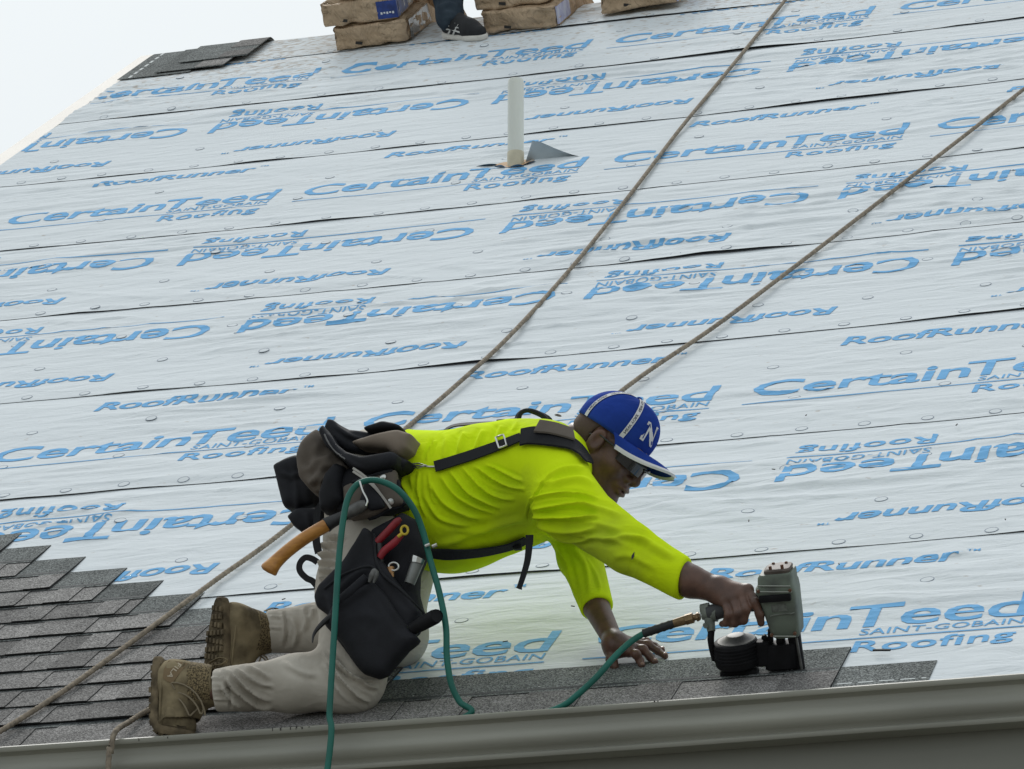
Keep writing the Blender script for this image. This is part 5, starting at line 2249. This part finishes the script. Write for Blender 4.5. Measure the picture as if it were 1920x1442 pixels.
bag('loop_strap', TA([(780, 870), (880, 800), (920, 650), (1010, 660), (1080, 800), (1100, 870), (960, 900), (930, 850), (800, 910)]), -.012, .012, m_black, k=.015, step=.005, noise=.002)
mb = MB()
for d in (0, 9):
    pts = spline(TA([(818, 530 + d * 3), (900, 585 + d * 3), (985, 660 + d * 2), (1060, 760), (1140, 870)]), 6)
    P = [at_y(x, y, -.055 + .05 * i / len(pts)) for i, (x, y) in enumerate(pts)]
    mb.strap(np.array(P) - B0, (0, -1, .2), .006, .0016)
mb.build('cable_tie', material('pale_nylon', (.42, .40, .37), .5), belt)
mb = MB()
mb.tube(np.array([at_y(x, y, -.10) for x, y in spline(TA([(875, 640), (900, 720), (940, 800), (930, 850)]), 5)]) - B0, .0024, 6)
mb.build('hose_hook', m_chrome, belt, True)
mb = MB()
P = [at_y(x, y, .06) for x, y in spline(TB([(490, 230), (440, 200), (390, 195), (350, 240), (350, 300), (400, 355), (450, 380), (490, 430)]), 6)]
mb.strap(np.array(P) - B0, (0, -1, 0), .016, .003)
mb.build('side_loop', m_web, belt)
mb = MB()
P = [at_y(x, y, .055) for x, y in spline(TA([(590, 800), (530, 880), (515, 1000), (510, 1150), (530, 1250)]), 6)]
mb.strap(np.array(P) - B0, (0, -1, 0), .02, .003)
mb.build('leg_strap', m_web, belt)

# main nail pouch hanging on the thigh
bag('pouch_back', TB([(930, -20), (1180, -160), (1300, -100), (1360, 180), (1300, 330), (1300, 480), (1345, 640), (1290, 800), (1150, 840), (900, 500), (880, 200)]), .035, .035, m_black, noise=.003)
_, bE = bag('nail_pouch', TB([(880, -40), (945, 0), (985, 200), (1160, 430), (1335, 640), (1280, 740), (1200, 940), (1030, 1120), (960, 1150), (870, 1120), (640, 840), (560, 740), (610, 680), (505, 600), (485, 520), (520, 430), (700, 260), (810, 90)]), -.015, .045, m_black, k=.03,
            lines=[(TB([(640, 470), (780, 340), (900, 270)]), 6, .008), (TB([(560, 480), (600, 560), (620, 660)]), 6, .006), (TB([(990, 220), (1100, 400), (1300, 640)]), 5, .006)])
_, bE2 = bag('front_pocket', TB([(560, 740), (640, 560), (780, 450), (900, 385), (975, 420), (1130, 640), (1210, 770), (1310, 850), (1190, 960), (1040, 1130), (960, 1150), (870, 1122), (820, 1060), (690, 880)]), -.05, .035, m_black, k=.03,
             lines=[(TB([(640, 600), (800, 470), (930, 400)]), 6, .007), (TB([(980, 440), (1120, 660), (1290, 840)]), 5, .006), (TB([(700, 700), (860, 640), (1000, 700)]), 10, .003)])
mb = MB()
for pl in ([(935, 10), (950, 200), (1010, 330), (1160, 460), (1330, 640)], [(545, 440), (690, 330), (890, 265), (960, 300)]):
    mb.tube(np.array([on(bE, *p, .001)[0] for p in spline(TB(pl), 6)]) - B0, .0040, 7)
mb.build('pouch_binding', m_web, belt, True)

# shoulder straps lying on the shirt
def surf_strap(px, bv, w, t, mat, name, off=.003, parent=belt, n=7, far=None):
    pts = spline(px, n)
    PN = [on(bv, x, y, off, far) for x, y in pts]
    P = np.array([p for p, _ in PN])
    N = np.array([m for _, m in PN])
    for _ in range(3):
        P[1:-1] = (P[:-2] + P[1:-1] * 2 + P[2:]) / 4
        N[1:-1] = (N[:-2] + N[1:-1] * 2 + N[2:]) / 4
    P += N * .003
    mb = MB()
    mb.strap(P - B0, N, w, t)
    return mb.build(name, mat, parent), P, N


_, sP, sN = surf_strap(T1([(290, 522), (420, 485), (560, 440), (700, 392), (800, 358), (905, 318)]), shirt_bvh, .031, .003, m_web, 'suspender', .005)
surf_strap(T1([(905, 322), (980, 308), (1060, 318), (1150, 340), (1240, 365), (1310, 420), (1365, 500)]), shirt_bvh, .060, .004, m_black, 'shoulder_pad_edge', .006)
surf_strap(T1([(1020, 262), (1080, 270), (1150, 285), (1250, 318)]), shirt_bvh, .050, .004, m_taupe, 'shoulder_pad', .013)
p, n = on(shirt_bvh, *T1([(775, 357)])[0], .008)
t1 = sP[len(sP) // 2 + 3] - sP[len(sP) // 2]
t1 /= np.linalg.norm(t1)
t2 = np.cross(n, t1)
mb = MB()
p = p + n * .006
R4 = [p - B0 + t1 * a + t2 * b for a, b in ((-.010, -.021), (.0, -.0215), (.010, -.021), (.0105, 0), (.010, .021), (.0, .0215), (-.010, .021), (-.0105, 0), (-.010, -.021), (.0, -.0215))]
mb.tube(R4, .0026, 6)
mb.build('buckle', m_chrome, belt, True)
mb = MB()
mb.tube(np.array([on(shirt_bvh, x, y, .006)[0] for x, y in spline(T1([(300, 520), (250, 520), (200, 515), (130, 512), (85, 530)]), 4)]) - B0, .0026, 7)
ring = [on(shirt_bvh, *q, .009)[0] for q in T1([(125, 505), (180, 500), (235, 515), (180, 535), (125, 520)])]
mb.tube(np.array(ring) - B0, .0018, 6)
mb.build('strap_hook', m_chrome, belt, True)
# far strap rising along the other side of the back
P = [at_y(x, y, Y) for (x, y), Y in zip(spline(T1([(150, 325), (310, 296), (400, 232), (520, 213), (720, 205), (800, 188), (860, 178), (905, 122), (965, 118), (1075, 165), (1110, 230)]), 4), np.linspace(.34, .33, 41))]
mb = MB()
mb.strap(np.array(P) - B0, (0, -.55, .8), .024, .003)
mb.build('suspender', m_web, belt)
mb = MB()
mb.tube(np.array([at_y(x, y, .30) for x, y in spline(T1([(880, 190), (900, 130), (960, 112), (1040, 140), (1085, 180)]), 5)]) - B0, .006, 8)
mb.build('grab_loop', m_web, belt, True)
mb = MB()
p = at_y(*T1([(765, 200)])[0], .34)
mb.box(p - B0 - np.array([.012, .014, .006]), p - B0 + np.array([.012, .014, .006]), bev=.003)
mb.build('slider', m_gunb, belt)
p, n = on(shirt_bvh, *T1([(1150, 205)])[0], .020)
mb = MB()
mb.lathe([(.009, 0), (.0085, .002), (.006, .003), (.0055, .001), (.0005, .001)], 16, Matrix.Translation(Vector(p - B0)) @ Vector(n).to_track_quat('Z', 'Y').to_matrix().to_4x4())
mb.build('pad_stud', m_taupe, belt, True)
# strap under the chest with its loose tail
surf_strap(T1([(240, 1105), (330, 1118), (420, 1120), (600, 1105), (760, 1075), (850, 1048), (940, 1010)]), shirt_bvh, .036, .003, m_web, 'chest_strap', .006, far=at_y(900, 1030, .12))
p, n = on(shirt_bvh, *T1([(868, 1052)])[0], .010)
mb = MB()
mb.box(p - B0 - np.array([.010, .010, .010]), p - B0 + np.array([.010, .010, .010]), bev=.003)
mb.build('chest_buckle', m_gunb, belt)
mb = MB()
P = [at_y(x, y, .10) for x, y in spline(T1([(960, 1000), (958, 1060), (945, 1180), (915, 1290), (885, 1380)]), 6)]
mb.strap(np.array(P) - B0, (0.1, -1, .1), list(np.linspace(.020, .013, len(P))), .003)
e = P[-1]
mb.tube([P[-2] - B0, e - B0], [.006, .0085], 8)
mb.build('strap_tail', m_web, belt)
mb = MB()
for x, y in T1([(235, 1078), (285, 1080)]):
    q = at_y(x, y, -.035)
    mb.tube([q - B0 + np.array([-.006, 0, 0]), q - B0 + np.array([.006, 0, .004])], .0045, 8)
mb.build('hose_clip', m_chrome, belt, True)

# ================================================================== TOOLS
m_wood = material('oiled_hickory', (.52, .235, .045), .4, spec=.5, scale=8, color2=(.36, .15, .028), stretch=(2, 9, 9), bump=.08)
m_red = material('red_grip', (.30, .012, .022), .45, var=.35, scale=30)
m_yel = material('yellow_plastic', (.62, .46, .03), .5, var=.2, scale=30)
m_iron = material('dark_iron', (.05, .05, .052), .5, metallic=.6, var=.4, scale=30)
m_grey = material('grey_steel_sleeve', (.22, .23, .22), .45, metallic=.5, var=.3, scale=30)


def tool(name, label, cat, base):
    e = empty(name, tuple(base), label, cat)
    return e, np.array(e.location)


def limb(e, o, name, px, Y, r, mat, n=14, flat=None, ys=None):
    pts = spline(px, 6)
    Ys = np.interp(np.linspace(0, 1, len(pts)), np.linspace(0, 1, len(Y)), Y) if not np.isscalar(Y) else np.full(len(pts), Y)
    rr = np.interp(np.linspace(0, 1, len(pts)), np.linspace(0, 1, len(r)), r) if not np.isscalar(r) else r
    mb = MB()
    mb.tube(np.array([at_y(x, y, yy) for (x, y), yy in zip(pts, Ys)]) - o, rr, n)
    return mb.build(name, mat, e, True)


e, o = tool('hatchet', 'roofing hatchet with an orange wooden handle stuck through the belt', 'hatchet', at_y(515, 1070, -.045))
limb(e, o, 'handle', TA([(98, 1412), (104, 1402), (125, 1372), (180, 1310), (280, 1220), (430, 1110), (600, 1010)]), [-.06, -.06, -.06, -.055, -.05, -.045, -.04], [.004, .016, .0215, .0225, .0205, .0182, .0170, .0165, .0165, .0165, .0165, .0165], m_wood)
limb(e, o, 'collar', TA([(590, 1015), (640, 985), (760, 925)]), [-.04, -.03], [.019, .0165, .013], m_iron)
limb(e, o, 'head', TA([(740, 935), (820, 890), (890, 850), (930, 830)]), [-.03, -.025], [.012, .016, .015, .010], m_steel)
e, o = tool('hammer', 'black gripped hammer poking from the nail pouch toward the gutter', 'hammer', at_y(815, 1160, -.07))
limb(e, o, 'grip', TB([(1240, 765), (1320, 720), (1420, 665), (1436, 656)]), [-.06, -.075], [.015, .0175, .0185, .016], m_gunb)
limb(e, o, 'claw', TB([(448, 870), (462, 800), (520, 725), (620, 640), (700, 590)]), [-.09, -.085, -.06], [.0015, .004, .0065, .008, .008], m_iron, 8)
limb(e, o, 'shank', TB([(690, 595), (900, 650), (1240, 765)]), -.04, .009, m_iron)
e, o = tool('pry_bar', 'short pry bar with a bright notched tip lying across the pouch', 'pry bar', at_y(700, 1078, -.075))
limb(e, o, 'bar', TB([(640, 560), (760, 460), (880, 350)]), -.082, [.012, .013, .0115], m_black)
limb(e, o, 'tip', TB([(900, 390), (925, 340), (945, 300), (955, 285)]), -.092, [.004, .0095, .0085, .004], m_steel, 10)
limb(e, o, 'tip_prong', TB([(935, 395), (955, 340), (958, 300)]), -.094, [.003, .006, .006], m_steel, 8)
e, o = tool('pliers', 'red handled pliers with a yellow ring standing in the pouch', 'pliers', at_y(715, 1045, -.01))
limb(e, o, 'handle', TA([(1225, 960), (1190, 985), (1110, 1070), (1020, 1160)]), -.03, [.005, .0095, .0095, .009], m_red)
limb(e, o, 'handle', TA([(1235, 1090), (1170, 1160), (1090, 1225), (1040, 1290)]), -.035, [.007, .0095, .0095, .009], m_red)
limb(e, o, 'jaw', TA([(1040, 1170), (1045, 1260), (1060, 1330)]), -.03, [.008, .010, .006], m_iron)
mb = MB()
mb.tube(np.array([at_y(480 + (1255 + 28 * math.cos(a) + 10 * math.sin(a)) / 4.507, 760 + (1055 + 34 * math.sin(a) - 12 * math.cos(a)) / 4.507, -.045) for a in np.linspace(0, 2 * math.pi, 17)]) - o, .0032, 8)
mb.tube(np.array([at_y(x, y, -.045) for x, y in TA([(1235, 1085), (1200, 1110)])]) - o, .0045, 8)
mb.build('ring', m_yel, e, True)
e, o = tool('carabiner', 'small brass clip hanging between red pliers and grey sleeve', 'clip', at_y(735, 1075, -.03))
mb = MB()
mb.tube(np.array([at_y(480 + (1095 + 40 * math.cos(a)) / 4.24, 1000 + (265 + 32 * math.sin(a)) / 4.24, -.045) for a in np.linspace(0, 2 * math.pi, 17)]) - o, .0025, 8)
mb.build('ring', m_chrome, e, True)
limb(e, o, 'clip_body', TB([(1070, 270), (1075, 310), (1085, 350)]), -.04, [.009, .008, .004], material('brass_clip', (.40, .22, .10), .4, metallic=.6))
e, o = tool('bit_holder', 'grey steel sleeve with a slotted rim at the front of the pouch', 'bit holder', at_y(775, 1075, -.02))
limb(e, o, 'sleeve', TB([(1220, 400), (1250, 320), (1282, 235)]), -.025, [.013, .0145, .0155], m_grey, 16)
limb(e, o, 'slotted_rim', TB([(1280, 240), (1288, 205), (1292, 195)]), -.028, [.0165, .018, .018], m_chrome, 9)
limb(e, o, 'rim_hole', TB([(1289, 200), (1294, 186)]), -.028, [.0135, .0135], m_gunb, 12)
# ================================================================== THE OTHER ROOFER AT THE RIDGE
m_jean = material('dark_jeans', (.045, .062, .08), .85, spec=.15, scale=14, color2=(.025, .036, .05), bump=.3, bscale=300, bdist=.001)
m_tee = material('navy_tee', (.03, .04, .07), .85, var=.3, scale=8)
m_shoe = material('black_mesh_shoe', (.012, .013, .016), .75, bump=.6, bscale=260, bdist=.0015, var=.4, scale=40)
m_mid = material('shoe_midsole', (.72, .69, .64), .6, var=.1, scale=20)
m_str = material('shoe_stripe', (.60, .59, .57), .5)
sp0 = at_roof(862, 80, .012)
roofer = empty('person', tuple(sp0), 'roofer in dark jeans and black sneaker standing between bundles on the ridge', 'person')
S0 = np.array(roofer.location)
nr = np.array([0, -SR, CR])
fx = np.array([.80, -.50, -.34])
fx -= nr * (fx @ nr)
fx /= np.linalg.norm(fx)
fy = np.cross(nr, fx)
heel = at_roof(836, 70, .012)
A2 = np.stack([fx, fy, nr], 1)


def shoe(heel, A, parent, nm='shoe'):
    root = empty(nm, (0, 0, 0))
    root.parent = parent

    def w(p):
        return heel + np.asarray(p, float).reshape(-1, 3) @ A.T - S0

    def upper(P):
        d = chain(P, [(.045, 0, .052), (.11, 0, .052), (.19, 0, .040), (.245, 0, .034)], [.036, .040, .040, .030], .03)
        d = smin(d, cone(P, (.05, 0, .06), (.06, 0, .10), .037, .036), .03)
        d = smin(d, cone(P, (.09, 0, .09), (.17, 0, .06), .028, .028), .03)
        return smax(smax(d, P[:, 2] - .112 - .15 * (P[:, 0] - .08), .006), .014 - P[:, 2], .004)
    V, F = surfnet(upper, (0, -.06, 0), (.3, .06, .14), .005)
    link('upper', mesh_np('upper', w(relax(V, F, 1)), F), m_shoe, root, True)

    def mids(P):
        d = chain(P, [(.042, 0, .014), (.12, 0, .012), (.20, 0, .012), (.245, 0, .016)], [.042, .039, .044, .034], .02)
        return smax(smax(d, P[:, 2] - .026 - .12 * np.maximum(.08 - P[:, 0], 0), .004), -P[:, 2], .004)
    V, F = surfnet(mids, (-.02, -.06, -.01), (.3, .06, .06), .005)
    link('midsole', mesh_np('midsole', w(relax(V, F, 1)), F), m_mid, root, True)
    for pts in ([(.08, -.043, .030), (.11, -.042, .055), (.135, -.036, .078)], [(.115, -.044, .028), (.135, -.043, .05), (.155, -.036, .072)],
                [(.07, -.042, .050), (.11, -.043, .048), (.165, -.044, .040)], [(.085, -.042, .066), (.12, -.041, .062), (.16, -.040, .058)]):
        mb = MB()
        mb.tube(w(spline(pts, 5)), .0042, 6)
        mb.build('stripe', m_str, root, True)
    for i in range(5):
        mb = MB()
        x, z = .105 + .018 * i, .114 - .009 * i
        mb.tube(w(spline([(x, -.022, z - .006), (x, 0, z + .004), (x, .022, z - .006)], 4)), .0028, 6)
        mb.build('lace', m_shoe, root, True)
    return w


wv = shoe(heel, A2, roofer)
ank = heel + fx * .055 + nr * .10
knee = at_y(829, -120, ank[1] + .10)
hip1 = knee + np.array([.06, .22, .42])
h2 = np.array([heel[0] + .15, RY + .35, RZ - .22])
A3 = np.stack([fx * np.array([1, 1, -1]), np.cross(np.array([0, SR, CR]), fx * np.array([1, 1, -1])), np.array([0, SR, CR])], 1)
wv2 = shoe(h2, A3, roofer)
ank2 = h2 + A3 @ np.array([.055, 0, .10])
hip2 = hip1 + np.array([.0, .20, 0])
knee2 = (ank2 + hip2) / 2 + np.array([.08, 0, 0])


def jean_f(P):
    d = chain(P, [ank + (knee - ank) * -.02, ank + (knee - ank) * .25, knee, hip1], [.064, .060, .075, .098], .03)
    d = smin(d, chain(P, [ank2, knee2, hip2], [.060, .075, .098], .03), .03)
    return smin(d, ell(P, (hip1 + hip2) / 2 + np.array([0, 0, .04]), (.13, .18, .13)), .06)


lo, hi = bounds([ank, ank2, knee, hip1, hip2], .2)
V, F = surfnet(jean_f, lo, hi, .009)
Tj = lambda pts: tile(560, 0, 4.8, pts)
V = creases(relax(V, F, 1), F, [(Tj([(1260, 130), (1330, 110), (1440, 120)]), 5, .010), (Tj([(1280, 190), (1340, 160), (1450, 160)]), 5, .010), (Tj([(1240, 80), (1340, 40), (1450, 60)]), 5, .010), (Tj([(1300, 230), (1360, 200)]), 4, .008)], .004, 12)
link('jeans', mesh_np('jeans', V - S0, F), m_jean, roofer, True)
hc = (hip1 + hip2) / 2
chest, nk, hd = hc + np.array([.10, 0, .42]), hc + np.array([.13, 0, .55]), hc + np.array([.17, 0, .72])


def tee_f(P):
    q = P.copy()
    q[:, 1] = hc[1] + (q[:, 1] - hc[1]) * .75
    d = chain(q, [hc + np.array([0, 0, .05]), chest], [.125, .135], .03)
    for s in (-1, 1):
        d = smin(d, chain(P, [chest + np.array([0, s * .12, .05]), chest + np.array([.02, s * .22, -.10])], [.075, .055], .03), .04)
    return d


lo, hi = bounds([hc, chest, nk], .32)
V, F = surfnet(tee_f, lo, hi, .014)
link('shirt', mesh_np('shirt', V - S0, F), m_tee, roofer, True)


def skin2_f(P):
    d = chain(P, [chest, nk, hd], [.06, .055, .06], .02)
    d = smin(d, ell(P, hd, (.098, .076, .118)), .02)
    d = smin(d, ell(P, hd + np.array([.095, 0, -.015]), (.02, .012, .022)), .01)
    for s in (-1, 1):
        a, b, c = chest + np.array([.02, s * .21, -.08]), chest + np.array([.06, s * .26, -.27]), chest + np.array([.18, s * .22, -.46])
        d = smin(d, chain(P, [a, b, c], [.042, .038, .026], .02), .02)
        for k in range(4):
            d = smin(d, chain(P, [c, c + np.array([.05, s * (-.02 + k * .013), -.05]), c + np.array([.055, s * (-.02 + k * .013), -.09])], [.02, .010, .008], .01), .008)
        d = smin(d, chain(P, [c, c + np.array([.05, -s * .03, -.02])], [.018, .010], .01), .008)
    return d


lo, hi = bounds([hd + np.array([0, 0, .1]), chest + np.array([.2, .25, -.5]), chest + np.array([0, -.28, -.5])], .08)
V, F = surfnet(skin2_f, lo, hi, .009)
link('body', mesh_np('body', relax(V, F, 1) - S0, F), m_skin, roofer, True)


def cap2_f(P):
    d = smax(ell(P, hd + np.array([-.005, 0, .03]), (.108, .086, .105)), (hd[2] + .03) - P[:, 2], .004)
    return smin(d, smax(ell(P, hd + np.array([.13, 0, .035]), (.075, .07, .008)), hd[0] + .06 - P[:, 0], .004), .006)


lo, hi = bounds([hd + np.array([.05, 0, .05])], .17)
V, F = surfnet(cap2_f, lo, hi, .008)
link('cap', mesh_np('cap', V - S0, F), m_tee, roofer, True)
